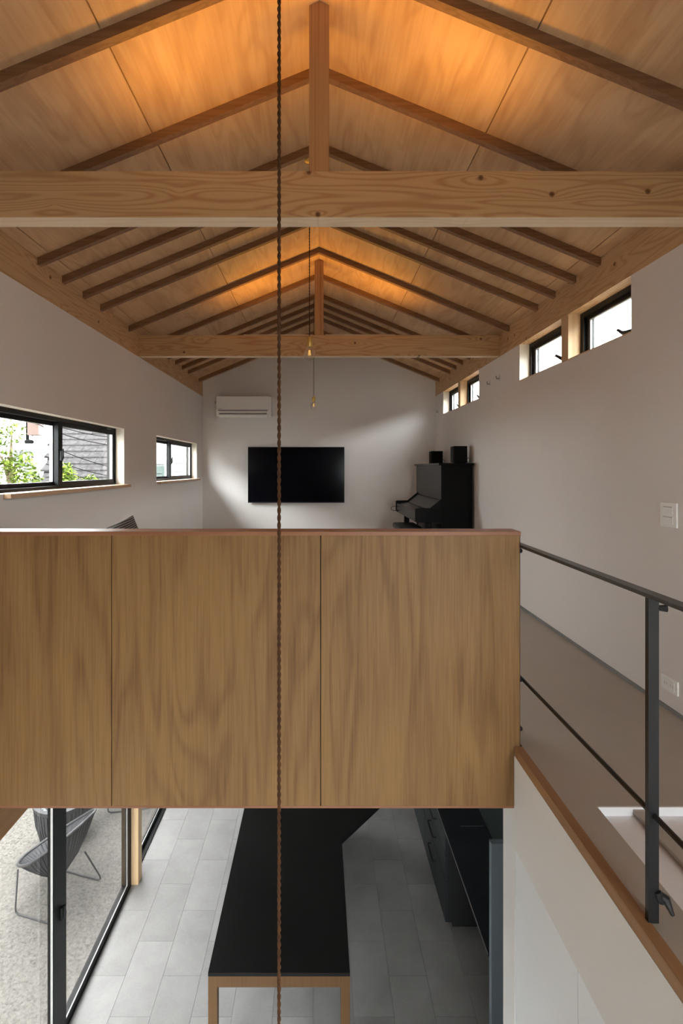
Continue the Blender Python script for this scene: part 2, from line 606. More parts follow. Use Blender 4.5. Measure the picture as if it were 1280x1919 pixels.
def holed(mb, axis, a, b, u0, u1, v0, v1, holes):
    """Slab between a and b along axis with rectangular holes (u0,u1,v0,v1) in the other two axes."""
    us = sorted({u0, u1} | {h[0] for h in holes} | {h[1] for h in holes})
    vs = sorted({v0, v1} | {h[2] for h in holes} | {h[3] for h in holes})
    us = [u for u in us if u0 <= u <= u1]
    vs = [v for v in vs if v0 <= v <= v1]

    def solid(i, j):
        if not (0 <= i < len(us) - 1 and 0 <= j < len(vs) - 1):
            return False
        cu, cv = (us[i] + us[i + 1]) / 2, (vs[j] + vs[j + 1]) / 2
        return not any(h[0] < cu < h[1] and h[2] < cv < h[3] for h in holes)

    def p(w, u, v):
        l = [u, v]
        l.insert(axis, w)
        return tuple(l)
    for i in range(len(us) - 1):
        for j in range(len(vs) - 1):
            if not solid(i, j):
                continue
            A, B, C, D = us[i], us[i + 1], vs[j], vs[j + 1]
            for wv in (a, b):
                mb.add([p(wv, A, C), p(wv, B, C), p(wv, B, D), p(wv, A, D)], [(0, 1, 2, 3)])
            for ok, q in ((solid(i - 1, j), [(A, C), (A, D)]), (solid(i + 1, j), [(B, C), (B, D)]),
                          (solid(i, j - 1), [(A, C), (B, C)]), (solid(i, j + 1), [(A, D), (B, D)])):
                if not ok:
                    (e, f), (g, h) = q
                    mb.add([p(a, e, f), p(a, g, h), p(b, g, h), p(b, e, f)], [(0, 1, 2, 3)])
    bm = bmesh.new()
    bv = [bm.verts.new(q) for q in mb.v]
    for f in mb.f:
        bm.faces.new([bv[i] for i in f])
    bmesh.ops.remove_doubles(bm, verts=bm.verts, dist=1e-5)
    mb.v, mb.f = [], []
    return mb.from_bm(bm)


# ------------------------------------------------------------------ key dimensions (metres)
HW = 1.753                      # half width of the room
YB = 7.68                       # back wall
YF = -2.0                       # front end of the building
ZU = 2.83                       # upper floor
PLZ0, PLZ1 = EYE + 1.085, EYE + 1.305     # wall plates
RIDGE = EYE + 2.034             # ceiling at the ridge
SL = 0.411                      # roof slope
P0, DP = 1.959, 0.303           # rafter pitch


def ceil_z(x):
    return RIDGE - SL * abs(x)


# ------------------------------------------------------------------ structure
WIN_Z0, WIN_Z1 = EYE - 0.143, EYE + 0.362
RWIN_Z0 = EYE + 0.768
lw = MB()
holed(lw, 0, -HW - 0.15, -HW, YF - 0.15, YB + 0.15, -0.1, PLZ0,
      [(2.33, 7.6, -0.02, 2.0), (-0.5, 2.15, -0.02, 2.0),
       (2.62, 4.587, WIN_Z0, WIN_Z1), (5.49, 7.31, WIN_Z0, WIN_Z1)])
struct(lw.build('wall_left', 'wall'))
RW = [(2.86, 3.585), (3.687, 4.46), (5.585, 6.325), (6.425, 7.20)]
rw = MB()
holed(rw, 0, HW, HW + 0.15, YF - 0.15, YB + 0.15, -0.1, PLZ0, [(2.86, 4.46, RWIN_Z0, PLZ0), (5.585, 7.20, RWIN_Z0, PLZ0)])
struct(rw.build('wall_right', 'wall'))
bw = MB()
bw.prism([(-HW - 0.1, -0.1), (HW + 0.1, -0.1), (HW + 0.1, ceil_z(HW + 0.1)), (0, ceil_z(0)), (-HW - 0.1, ceil_z(HW + 0.1))], 1, YB, YB + 0.15)
struct(bw.build('wall_back', 'wall'))
# end wall with two unseen windows, added to let in fill light
FILL_WIN = ((-0.55, 0.8, 0.3, 2.05), (0.92, 1.68, 2.95, 4.35))
fw = MB()
holed(fw, 1, YF - 0.15, YF, -HW - 0.1, HW + 0.1, -0.1, PLZ1, list(FILL_WIN))
fw.prism([(-HW - 0.1, PLZ1), (HW + 0.1, PLZ1), (0, ceil_z(0))], 1, YF - 0.15, YF)
struct(fw.build('wall_front', 'ply_wall'))
for n, (xa, xb, za, zb) in enumerate(FILL_WIN):
    fill_win = sroot('window_%d' % (7 + n), ((xa + xb) / 2, YF - 0.08, za))
    mb = MB()
    for x in (xa, xb - 0.04):
        mb.box(x, x + 0.04, YF - 0.10, YF - 0.05, za, zb)
    mb.box(xa + 0.04, xb - 0.04, YF - 0.10, YF - 0.05, za, za + 0.04).box(xa + 0.04, xb - 0.04, YF - 0.10, YF - 0.05, zb - 0.04, zb)
    mb.build('frame', 'black_frame', fill_win)
    MB().box(xa + 0.04, xb - 0.04, YF - 0.078, YF - 0.072, za + 0.04, zb - 0.04).build('pane', 'pane', fill_win)

# ground floor: slab + tiles laid in running bond
fl = MB().box(-HW - 0.15, HW, YF, YB, -0.15, -0.007).build('floor', 'grout')
struct(fl)
tile_mesh = None
ty0 = 1.65
for k in range(13):
    x0 = -0.944 + 0.3 * (k - 3)
    off = 4.06 if k % 2 == 0 else 4.355
    n0 = math.floor((ty0 - off) / 0.6)
    for n in range(n0, 7):
        y0 = off + 0.6 * n
        xa, xb = max(x0, -1.83), min(x0 + 0.3, 1.75)
        ya, yb = max(y0, ty0), min(y0 + 0.6, YB)
        if xb - xa < 0.05 or yb - ya < 0.05:
            continue
        if xb - xa > 0.299 and yb - ya > 0.599:
            if tile_mesh is None:
                tile_mesh = MB().box(xa + .001, xb - .001, ya + .001, yb - .001, -0.007, 0.0).build('tile', 'tile', fl)
            else:
                clone(tile_mesh, fl, ((xa + xb) / 2, (ya + yb) / 2, -0.0035))
        else:
            MB().box(xa + .001, xb - .001, ya + .001, yb - .001, -0.007, 0.0).build('tile', 'tile', fl)

# upper floor, and the corridor along the right wall with its stair opening
uf = MB()
holed(uf, 2, 2.566, ZU, -HW, HW, 2.325, YB, [])
struct(uf.build('floor_upper', 'floor_up'))
ST_X0, ST_X1, ST_Y0, ST_Y1 = 0.995, HW - 0.001, 0.25, 1.826
cf = MB()
holed(cf, 2, 2.79, ZU, 0.885, HW, YF, 2.325, [(ST_X0, ST_X1, ST_Y0, ST_Y1)])
cor = struct(cf.build('floor_corridor', 'floor_up'))
struct(MB().box(-HW, HW, 2.33, YB, 2.545, 2.5655).build('ceiling_bounce', 'wall_lower'))  # unseen white ceiling, added to bounce light into the ground floor
# white stair well below the opening
sw = MB()
sw.box(ST_X0 + 0.001, ST_X1, ST_Y0 + 0.001, ST_Y1 - 0.001, 2.76, 2.798)
sw.box(ST_X0 + 0.001, ST_X1, ST_Y1 - 0.005, ST_Y1 - 0.001, 2.798, ZU - 0.001)
struct(sw.build('wall_stairwell', 'white_land'))
# corridor edge trim
struct(MB().box(0.849, 0.885, YF, 2.216, 2.79, ZU + 0.002, 0.002).build('trim_1', 'trim_y'))
# white wall below the corridor with flush closet doors
cw = MB()
holed(cw, 0, 0.849, 0.915, YF, 2.35, 0, 2.79, [(2.2165, 2.36, 2.566, 2.80), (-1.0, 2.212, 0.02, 2.392)])
struct(cw.build('wall_closet', 'wall_lower'))
mb = MB()
for dn, (ya, yb) in enumerate(((1.679, 2.210), (1.142, 1.675), (0.605, 1.138), (0.07, 0.601), (-0.99, 0.066)), 4):
    struct(MB().box(0.851, 0.871, ya, yb, 0.022, 2.389, 0.0015).build('door_%d' % dn, 'door_white'))
struct(MB().box(0.872, 0.90, -1.0, 2.212, 0.02, 2.392).build('wall_closet_inside', 'wall_lower'))

struct(MB().box(HW - 0.008, HW - 0.0005, YF, YB, ZU, ZU + 0.02).build('baseboard_right', 'grout'))
# ceiling: plywood panels with open joints under a roof deck, rafters below
deck = MB()
xo = HW + 0.20
deck.prism([(-xo, ceil_z(xo) + 0.02), (0, RIDGE + 0.02), (xo, ceil_z(xo) + 0.02), (xo, ceil_z(xo) + 0.20), (0, RIDGE + 0.20), (-xo, ceil_z(xo) + 0.20)], 1, YF - 0.3, YB + 0.3)
ceiling = struct(deck.build('ceiling', 'end_wood'))
cs = 1 / math.sqrt(1 + SL * SL)
rows = [(0.001, 0.905), (0.911, 1.815), (1.821, 2.08)]
ylen = 6 * DP
ystart = P0 + 5 * DP
ys = [ystart + ylen * k for k in range(-4, 4)]
for side in (-1, 1):
    for ri, (s0, s1) in enumerate(rows):
        for y in ys:
            ya, yb = max(y + 0.0015, YF), min(y + ylen - 0.0015, YB)
            if yb - ya < 0.1:
                continue
            xa, xb = s0 * cs, s1 * cs
            pts = [(side * xa, ceil_z(xa)), (side * xb, ceil_z(xb)), (side * xb, ceil_z(xb) + 0.014), (side * xa, ceil_z(xa) + 0.014)]
            MB().prism(pts, 1, ya, yb).build('ceiling_panel', 'ply_ceiling', ceiling)
RAFT = [-6, -4, -2, 0, 2, 4, 5, 6, 7, 9, 11, 13, 14, 15, 16, 18]
RH, RWD = 0.047, 0.038
proto = {}
for side in (-1, 1):
    for p in RAFT:
        y = P0 + DP * p
        if side not in proto:
            xe = HW + 0.0
            pts = [(0, RIDGE - RH), (side * xe, ceil_z(xe) - RH), (side * xe, ceil_z(xe)), (0, RIDGE)]
            proto[side] = MB().prism(pts, 1, y, y + RWD).build('rafter', 'rafter', ceiling)
            base = WLOC[proto[side].name].copy()
            by = y
        else:
            clone(proto[side], ceiling, (base.x, base.y + y - by, base.z))

# wall plates (exposed pine beams on top of the walls)
for s, lab in ((-1, 'long knotty pine wall plate beam along the top of left wall'), (1, 'long knotty pine wall plate beam above the high windows on right wall')):
    xa, xb = sorted((s * HW, s * (HW + 0.12)))
    pts = [(s * HW, PLZ0), (s * (HW + 0.12), PLZ0), (s * (HW + 0.12), ceil_z(HW + 0.12) - 0.002), (s * HW, ceil_z(HW) - 0.002)]
    tag(MB().prism(pts, 1, YF, YB).build('wall_plate_beam', 'beam_y'), lab, 'beam', 'wall plate beams')

# tie beams and king posts
for i, (y0, lab, lab2) in enumerate((
        (2.217, 'large near pine tie beam crossing the whole view above the plywood parapet', 'nearer square pine king post rising from near tie beam to roof ridge'),
        (4.945, 'farther pine tie beam spanning wall to wall behind the glass bulb', 'farther slim pine king post standing on the farther tie beam'))):
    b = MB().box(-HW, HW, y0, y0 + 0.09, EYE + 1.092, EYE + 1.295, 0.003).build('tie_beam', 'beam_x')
    # light from below is painted in: paler pine on the underside
    b.data.materials.append(M['beam_under_lit'])
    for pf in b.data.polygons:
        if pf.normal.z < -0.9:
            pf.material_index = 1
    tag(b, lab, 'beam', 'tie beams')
    hw = 0.0435
    pts = [(-hw, EYE + 1.295), (hw, EYE + 1.295), (hw, ceil_z(hw) - 0.001), (0, RIDGE - 0.001), (-hw, ceil_z(hw) - 0.001)]
    p = MB().prism(pts, 1, y0 + 0.001, y0 + 0.089).build('king_post', 'post_z')
    tag(p, lab2, 'post', 'king posts')

# LED uplights lying on top of the tie beams (hidden from below)
for i, y0 in enumerate((2.217, 4.945)):
    for s in (-1, 1):
        where = ('near' if i == 0 else 'farther', 'left' if s < 0 else 'right')
        u = thing('uplight_bar', 'slim LED uplight bar lying on the %s tie beam, %s of its king post' % where, 'light',
                  (s * 0.40, y0 + 0.045, EYE + 1.295), 'uplights on the tie beams')
        MB().box(s * 0.40 - 0.34, s * 0.40 + 0.34, y0 + 0.035, y0 + 0.055, EYE + 1.295, EYE + 1.309).build('housing', 'led', u)
        a = area('uplight_lamp', (0, 0, 0.017), (PI + math.radians(16), 0, 0), 0.66, 0.015, 2.5, (1.0, 0.49, 0.045), spread=math.radians(150))
        a.parent = u

# ------------------------------------------------------------------ parapet
YP = 2.217
pr = thing('parapet_wall', 'lauan plywood parapet of three tall panels guarding the upper floor edge', 'parapet', (-0.4, YP + 0.05, 2.566))
MB().box(-HW, 0.872, YP + 0.0125, 2.322, 2.57, 3.748).build('core', 'end_wood', pr)
for xa, xb in ((-HW, -0.905), (-0.901, 0.005), (0.009, 0.872)):
    MB().box(xa, xb, YP, YP + 0.012, 2.572, 3.748, 0.0008).build('plywood_panel', 'ply_wall', pr)
MB().box(-HW, 0.8775, YP - 0.002, 2.325, 3.748, 3.766, 0.0015).build('cap_rail', 'cap', pr)['label'] = 'reddish brown wooden cap along the top'
MB().box(0.8722, 0.8752, YP, 2.322, 2.572, 3.748).build('end_panel', 'end_wood', pr)
MB().box(-HW, 0.848, YP, 2.322, 2.562, 2.5718).build('bottom_edge', 'cap', pr)

# ------------------------------------------------------------------ left sliding windows
def slider(name, y0, y1, z0, z1, ym, far_label=None):
    """horizontal slider in the left wall: frame, two sashes, panes, latch."""
    r = sroot(name, (-HW - 0.1, (y0 + y1) / 2, z0))
    xi, xo_ = -HW - 0.075, -HW - 0.145
    f = MB()
    f.box(xo_, xi, y0, y0 + 0.028, z0, z1).box(xo_, xi, y1 - 0.028, y1, z0, z1)
    f.box(xo_, xi, y0 + 0.028, y1 - 0.028, z0, z0 + 0.022).box(xo_, xi, y0 + 0.028, y1 - 0.028, z1 - 0.034, z1)
    f.build('frame', 'black_frame', r)
    zi0, zi1 = z0 + 0.022, z1 - 0.034

    def sash(ya, yb, xa, xb, m1, m2):
        s = MB()
        s.box(xa, xb, ya, ya + m1, zi0, zi1).box(xa, xb, yb - m2, yb, zi0, zi1)
        s.box(xa, xb, ya + m1, yb - m2, zi0, zi0 + 0.028).box(xa, xb, ya + m1, yb - m2, zi1 - 0.028, zi1)
        so = s.build('sash', 'black_frame', r)
        MB().box((xa + xb) / 2 - 0.003, (xa + xb) / 2 + 0.003, ya + m1, yb - m2, zi0 + 0.028, zi1 - 0.028).build('pane', 'pane', so)
        q = MB().box(xa + 0.004, xb - 0.004, yb - m2 - 0.007, yb - m2, zi0 + 0.028, zi1 - 0.028)
        q.build('bead', 'silver', so)
        return so
    sash(ym - 0.02, y1 - 0.028, xi - 0.034, xi - 0.006, 0.06, 0.028)
    sash(y0 + 0.028, ym + 0.03, xi - 0.066, xi - 0.038, 0.03, 0.05)
    MB().box(xi - 0.0058, xi - 0.004, ym - 0.018, ym + 0.038, zi0, zi1).build('meeting_stile', 'stile', r)
    l = MB()
    zc = (z0 + z1) / 2 - 0.02
    l.box(xi - 0.004, xi + 0.012, ym - 0.006, ym + 0.02, zc - 0.035, zc + 0.035, 0.003)
    l.tube([(xi + 0.016, ym + 0.006, zc - 0.02), (xi + 0.022, ym - 0.004, zc), (xi + 0.018, ym + 0.0, zc + 0.05)], 0.006, 6)
    l.build('latch', 'rubber', r)
    # pale reveal lining
    return r


slider('window_1', 2.62, 4.587, WIN_Z0, WIN_Z1, 3.60)
slider('window_2', 5.49, 7.31, WIN_Z0, WIN_Z1, 6.27)


def reveal_lining(name, y0, y1, z0, z1, s, depth):
    mb = MB()
    x0, x1 = sorted((s * (HW + 0.0005), s * (HW + depth)))
    mb.box(x0, x1, y1 - 0.004, y1 + 0.0, z0, z1)
    mb.box(x0, x1, y0, y0 + 0.004, z0, z1)
    mb.box(x0, x1, y0 + 0.004, y1 - 0.004, z1 - 0.004, z1)
    return struct(mb.build(name, 'reveal'))


reveal_lining('trim_2', 2.62, 4.587, WIN_Z0, WIN_Z1, -1, 0.0745)
reveal_lining('trim_3', 5.49, 7.31, WIN_Z0, WIN_Z1, -1, 0.0745)


def sill(name, ya, yb, zt, label):
    q = MB()
    q.box(-HW - 0.07, -HW + 0.043, ya - 0.04, yb + 0.05, zt - 0.027, zt, 0.002)
    return tag(q.build(name, 'sill_y'), label, 'sill', 'window sills')


sill('window_sill', 2.87, 4.587, WIN_Z0 + 0.002, 'long pale wooden sill under the wide left window')
sill('window_sill', 5.55, 7.31, WIN_Z0 + 0.002, 'short pale wooden sill under the small far left window')

# ------------------------------------------------------------------ high windows in the right wall
for i, (ya, yb) in enumerate(RW):
    r = sroot('window_%d' % (i + 3), (HW + 0.1, (ya + yb) / 2, RWIN_Z0))
    xa, xb = HW + 0.085, HW + 0.15
    z0, z1 = RWIN_Z0, PLZ0
    f = MB()
    f.box(xa, xb, ya, ya + 0.045, z0, z1).box(xa, xb, yb - 0.045, yb, z0, z1)
    f.box(xa, xb, ya + 0.045, yb - 0.045, z0, z0 + 0.012).box(xa, xb, ya + 0.045, yb - 0.045, z1 - 0.035, z1)
    f.build('frame', 'black_frame', r)
    s = MB()
    sa, sb = ya + 0.045, yb - 0.045
    s.box(xa + 0.015, xb - 0.012, sa, sa + 0.04, z0 + 0.012, z1 - 0.035).box(xa + 0.015, xb - 0.012, sb - 0.04, sb, z0 + 0.012, z1 - 0.035)
    s.box(xa + 0.015, xb - 0.012, sa + 0.04, sb - 0.04, z0 + 0.012, z0 + 0.03).box(xa + 0.015, xb - 0.012, sa + 0.04, sb - 0.04, z1 - 0.06, z1 - 0.035)
    so = s.build('sash', 'black_frame', r)
    MB().box(xa + 0.032, xa + 0.038, sa + 0.04, sb - 0.04, z0 + 0.03, z1 - 0.06).build('pane', 'pane', so)
    b = MB()
    b.box(xa + 0.02, xa + 0.03, sb - 0.052, sb - 0.04, z0 + 0.03, z1 - 0.06)
    b.box(xa + 0.02, xa + 0.03, sa + 0.04, sb - 0.052, z1 - 0.068, z1 - 0.06)
    b.build('bead', 'silver', so)
    # lever handle standing on the lower rail near the near jamb
    h = MB()
    yy = ya + 0.05
    h.box(xa - 0.03, xa + 0.005, yy - 0.015, yy + 0.05, z0 + 0.004, z0 + 0.03, 0.004)
    if i == 1:
        h.tube([(xa - 0.02, yy + 0.02, z0 + 0.025), (xa - 0.035, yy + 0.05, z0 + 0.05), (xa - 0.05, yy + 0.11, z0 + 0.085)], [0.015, 0.014, 0.011], 8)
    else:
        h.tube([(xa - 0.02, yy + 0.02, z0 + 0.028), (xa - 0.035, yy + 0.11, z0 + 0.034), (xa - 0.045, yy + 0.15, z0 + 0.065)], [0.015, 0.014, 0.009], 8)
    h.build('handle', 'rubber', r, smooth=True)
for n, (ya, yb) in enumerate(((3.585, 3.687), (6.325, 6.425))):
    struct(MB().box(HW - 0.0005, HW + 0.15, ya, yb, RWIN_Z0 - 0.001, PLZ0).build('trim_%d' % (4 + n), 'stud_z'))
for n, (ya, yb) in enumerate(((2.86, 4.46), (5.585, 7.20))):
    mb = MB()
    x0, x1 = HW + 0.0005, HW + 0.0845
    mb.box(x0, x1, yb - 0.004, yb, RWIN_Z0, PLZ0).box(x0, x1, ya, ya + 0.004, RWIN_Z0, PLZ0)
    struct(mb.build('trim_%d' % (6 + n), 'reveal'))
    struct(MB().box(HW - 0.002, HW + 0.0845, ya + 0.004, yb - 0.004, RWIN_Z0 - 0.004, RWIN_Z0 + 0.002).build('trim_%d' % (8 + n), 'stud_z'))

# ------------------------------------------------------------------ ground floor glazing (left)
def glass_door(name, y0, y1, ym, latch=True, gm='door_pane'):
    r = sroot(name, (-1.86, (y0 + y1) / 2, 0))
    xi, xo_ = -1.818, -1.90
    f = MB()
    f.box(xo_, xi, y0, y0 + 0.03, 0, 2.0).box(xo_, xi, y1 - 0.03, y1, 0, 2.0)
    f.box(xo_, xi, y0 + 0.03, y1 - 0.03, 0.0, 0.018).box(xo_, xi, y0 + 0.03, y1 - 0.03, 1.96, 2.0)
    f.build('frame', 'black_frame', r)

    def sash(ya, yb, xa, xb, m1, m2):
        s = MB()
        s.box(xa, xb, ya, ya + m1, 0.018, 1.96).box(xa, xb, yb - m2, yb, 0.018, 1.96)
        s.box(xa, xb, ya + m1, yb - m2, 0.018, 0.062).box(xa, xb, ya + m1, yb - m2, 1.91, 1.96)
        so = s.build('sash', 'black_frame', r)
        xm = (xa + xb) / 2
        MB().box(xm - 0.003, xm + 0.003, ya + m1, yb - m2, 0.062, 1.91).build('pane', gm, so)
        b = MB()
        b.box(xm + 0.0035, xm + 0.010, ya + m1, yb - m2, 0.062, 0.072)
        b.box(xm + 0.0035, xm + 0.010, yb - m2 - 0.012, yb - m2, 0.072, 1.91)
        b.build('bead', 'silver', so)
        return so
    sash(ym - 0.085, y1 - 0.03, -1.850, -1.822, 0.18, 0.04)
    sash(y0 + 0.03, ym + 0.07, -1.894, -1.862, 0.05, 0.09)
    st = MB().box(-1.8215, -1.8195, ym - 0.083, ym + 0.093, 0.018, 1.96).build('meeting_stile', 'stile', r)
    MB().box(-1.838, -1.823, ym - 0.088, ym - 0.0855, 0.018, 1.96).build('bead', 'silver', r)
    if latch:
        l = MB()
        l.box(-1.8195, -1.804, ym + 0.005, ym + 0.032, 0.86, 0.95, 0.004)
        l.tube([(-1.80, ym + 0.02, 0.87), (-1.792, ym + 0.025, 0.90), (-1.797, ym + 0.02, 0.96)], 0.009, 7)
        l.build('latch', 'rubber', r, smooth=True)
    return r


glass_door('door_1', 2.33, 4.93, 3.575)
glass_door('door_2', 5.05, 7.6, 6.3)
glass_door('door_3', -0.5, 2.15, 0.8, False, 'pane')
col = thing('timber_column', 'pale pine column between the two sliding glass doors on the tile floor', 'column', (-1.80, 4.99, 0))
MB().box(-1.84, -HW, 4.942, 5.042, 0, 2.0, 0.002).build('post', 'stud_z', col)
MB().box(-1.858, -1.8405, 4.934, 4.958, 0, 2.0).build('stop_strip', 'table_wood', col)
# timber head beam over the doors
struct(MB().box(-HW, -HW + 0.006, YF, YB, 2.0, 2.33).build('trim_10', 'trim_y'))

# ------------------------------------------------------------------ handrail
hr = thing('handrail', 'black steel handrail with one post along the corridor edge', 'railing', (0.89, 1.2, ZU))
MB().box(0.876, 0.912, YF + 0.1, 2.323, EYE - 0.346, EYE - 0.334, 0.002).build('top_rail', 'steel_top', hr)
MB().tube([(0.893, YF + 0.1, EYE - 0.925), (0.893, 2.30, EYE - 0.925)], 0.0075, 10).build('lower_rail', 'steel', hr, smooth=True)
for y in (1.355, -0.6):
    p = MB().box(0.876, 0.904, y, y + 0.014, ZU, EYE - 0.346).build('post', 'steel', hr)
    k = MB()
    k.tube([(0.904, y + 0.006, EYE - 0.372), (0.925, y + 0.0, EYE - 0.372)], [0.007, 0.010], 8)
    k.build('rail_knob', 'rubber', p, smooth=True)
    c = MB()
    c.tube([(0.904, y + 0.005, ZU + 0.075), (0.918, y - 0.005, ZU + 0.07), (0.93, y - 0.015, ZU + 0.035)], [0.011, 0.012, 0.005], 8)
    c.tube([(0.9, y + 0.0, ZU + 0.085), (0.91, y - 0.005, ZU + 0.06)], 0.009, 8)
    c.build('net_cleat', 'steel', p, smooth=True)
for z in (EYE - 0.36, EYE - 0.925, EYE - 1.14):
    MB().lathe([(0.006, 0), (0.006, 0.004), (0.010, 0.005), (0.011, 0.010), (0.006, 0.015)], 0.8755, 2.235, z, 12, 'X').build('end_knob', 'rubber', hr, smooth=True)
# flat steel bar guarding the stair opening
tag(MB().box(1.122, 1.163, ST_Y0 + 0.001, ST_Y1 - 0.001, ZU - 0.02, ZU - 0.008).build('stair_bar', 'floor_up'), 'flat grey bar running along the white stair opening', 'bar')

# ------------------------------------------------------------------ television
tv = thing('television', 'large black flat television mounted on the white back wall', 'television', (-0.342, 7.62, EYE - 0.51))
tx0, tx1, tz0, tz1 = -1.063, 0.379, EYE - 0.512, EYE + 0.322
MB().box(tx0, tx1, 7.605, 7.635, tz0, tz1, 0.004).build('bezel', 'tv_body', tv)
MB().box(tx0 + 0.008, tx1 - 0.008, 7.6035, 7.6055, tz0 + 0.014, tz1 - 0.008).build('screen', 'screen', tv)
MB().box(-0.75, 0.07, 7.635, 7.66, EYE - 0.4, EYE + 0.15, 0.005).build('back_box', 'tv_body', tv)
MB().box(-0.65, -0.03, 7.66, 7.68, EYE - 0.3, EYE + 0.05).build('wall_mount', 'rubber', tv)

# ------------------------------------------------------------------ air conditioner
ac = thing('air_conditioner', 'white wall air conditioner high on the back wall above television', 'air conditioner', (-1.10, YB, EYE + 0.74))
ax0, ax1 = -1.505, -0.70
az0, az1 = EYE + 0.755, EYE + 1.063
prof = [(YB - 0.001, az0 + 0.035), (7.53, az0), (7.47, az0 + 0.012), (7.44, az0 + 0.06), (7.435, az0 + 0.10), (7.435, az1 - 0.02), (7.45, az1), (YB - 0.001, az1)]
MB().prism(prof, 0, ax0, ax1).build('body', 'ac', ac, smooth=True)
MB().box(ax0 + 0.004, ax1 - 0.03, 7.426, 7.4355, az0 + 0.102, az1 - 0.012, 0.003).build('front_panel', 'ac', ac)
MB().box(ax0 + 0.03, ax1 - 0.05, 7.4335, 7.444, az0 + 0.088, az0 + 0.100).build('slot', 'ac_dark', ac)
v1 = MB()
v1.box(ax0 + 0.045, ax1 - 0.065, 7.425, 7.436, az0 + 0.052, az0 + 0.080, 0.003)
v1.build('louvre', 'ac', ac)
v2 = MB()
v2.add([(ax0 + 0.04, 7.432, az0 + 0.036), (ax1 - 0.06, 7.432, az0 + 0.036), (ax1 - 0.06, 7.475, az0 - 0.004), (ax0 + 0.04, 7.475, az0 - 0.004),
        (ax0 + 0.04, 7.428, az0 + 0.028), (ax1 - 0.06, 7.428, az0 + 0.028), (ax1 - 0.06, 7.472, az0 - 0.012), (ax0 + 0.04, 7.472, az0 - 0.012)],
       [(0, 1, 2, 3), (7, 6, 5, 4), (0, 4, 5, 1), (1, 5, 6, 2), (2, 6, 7, 3), (3, 7, 4, 0)])
v2.build('louvre', 'ac', ac)
MB().box(ax0 + 0.05, ax1 - 0.07, 7.433, 7.45, az0 + 0.040, az0 + 0.051).build('slot', 'ac_dark', ac)
MB().box(ax0 + 0.05, ax1 - 0.12, 7.48, 7.66, az1 + 0.0005, az1 + 0.006).build('top_grille', 'ac_dark', ac)
MB().box(ax0 + 0.02, ax0 + 0.09, 7.4245, 7.4262, az0 + 0.112, az0 + 0.117).build('logo_mark', 'plate_grey', ac)
MB().lathe([(0.02, 0), (0.035, 0.004), (0.035, 0.05)], ax0 - 0.052, 7.62, EYE + 0.965, 12, 'X').build('pipe_cover', 'ac', ac, smooth=True)

# ------------------------------------------------------------------ piano (keyboard towards the left, back to the right wall)
ya, yb = 5.735, 7.19
pn = thing('upright_piano', 'black lacquered upright piano with closed lid in far right corner', 'piano', (1.5, 6.45, ZU))
ztop = EYE + 0.062
MB().prism([(1.385, ZU + 0.09), (HW - 0.03, ZU + 0.09), (HW - 0.03, ztop - 0.025), (1.385, ztop - 0.025)], 1, ya + 0.03, yb - 0.03).build('case', 'piano', pn)
for y in (ya, yb - 0.03):
    MB().box(1.375, HW - 0.03, y, y + 0.03, ZU + 0.09, ztop - 0.025, 0.002).build('side_panel', 'piano', pn)
    arm = [(1.08, EYE - 0.59), (1.08, EYE - 0.462), (1.09, EYE - 0.45), (1.245, EYE - 0.447), (1.375, EYE - 0.342), (1.375, EYE - 0.61), (1.10, EYE - 0.61)]
    MB().prism(arm, 1, y, y + 0.03).build('arm', 'piano', pn)
    MB().box(1.20, 1.27, y + 0.002, y + 0.06, ZU + 0.09, EYE - 0.615, 0.004).build('leg', 'piano', pn)
    MB().box(1.10, HW - 0.03, y, y + 0.07, ZU + 0.03, ZU + 0.09, 0.004).build('foot', 'piano', pn)
    MB().lathe([(0.02, -0.01), (0.025, 0), (0.025, 0.02), (0.02, 0.03)], 1.16, y + 0.02, ZU + 0.026, 10, 'Y').build('caster', 'brass', pn)
MB().box(1.345, HW - 0.012, ya - 0.012, yb + 0.012, ztop - 0.025, ztop, 0.003).build('top_lid', 'piano', pn)
MB().box(1.377, 1.384, ya + 0.032, yb - 0.032, EYE - 0.33, ztop - 0.03).build('upper_panel', 'piano', pn)
MB().box(1.384, 1.40, ya + 0.032, yb - 0.032, ZU + 0.12, EYE - 0.62).build('lower_panel', 'piano', pn)
fb = [(1.10, EYE - 0.485), (1.245, EYE - 0.465), (1.377, EYE - 0.36), (1.377, EYE - 0.375), (1.25, EYE - 0.482), (1.10, EYE - 0.505)]
MB().prism(fb, 1, ya + 0.031, yb - 0.031).build('fallboard', 'piano', pn)
MB().box(1.088, 1.102, ya + 0.031, yb - 0.031, EYE - 0.575, EYE - 0.485, 0.003).build('key_slip', 'piano', pn)
MB().box(1.10, 1.376, ya + 0.031, yb - 0.031, EYE - 0.61, EYE - 0.575).build('key_bed', 'piano', pn)
hp = MB()
hp.tube([(1.06 + 0.05 * math.cos(t) , 7.16, EYE - 0.56 + 0.03 * math.sin(t)) for t in [k * PI / 6 for k in range(12)]], 0.004, 6, closed=True)
hp.box(1.08, 1.10, 7.155, 7.165, EYE - 0.60, EYE - 0.575)
tag(hp.build('headphone_hook', 'rubber'), 'thin black wire headphone loop hanging under the far end of the piano keyboard', 'hook')

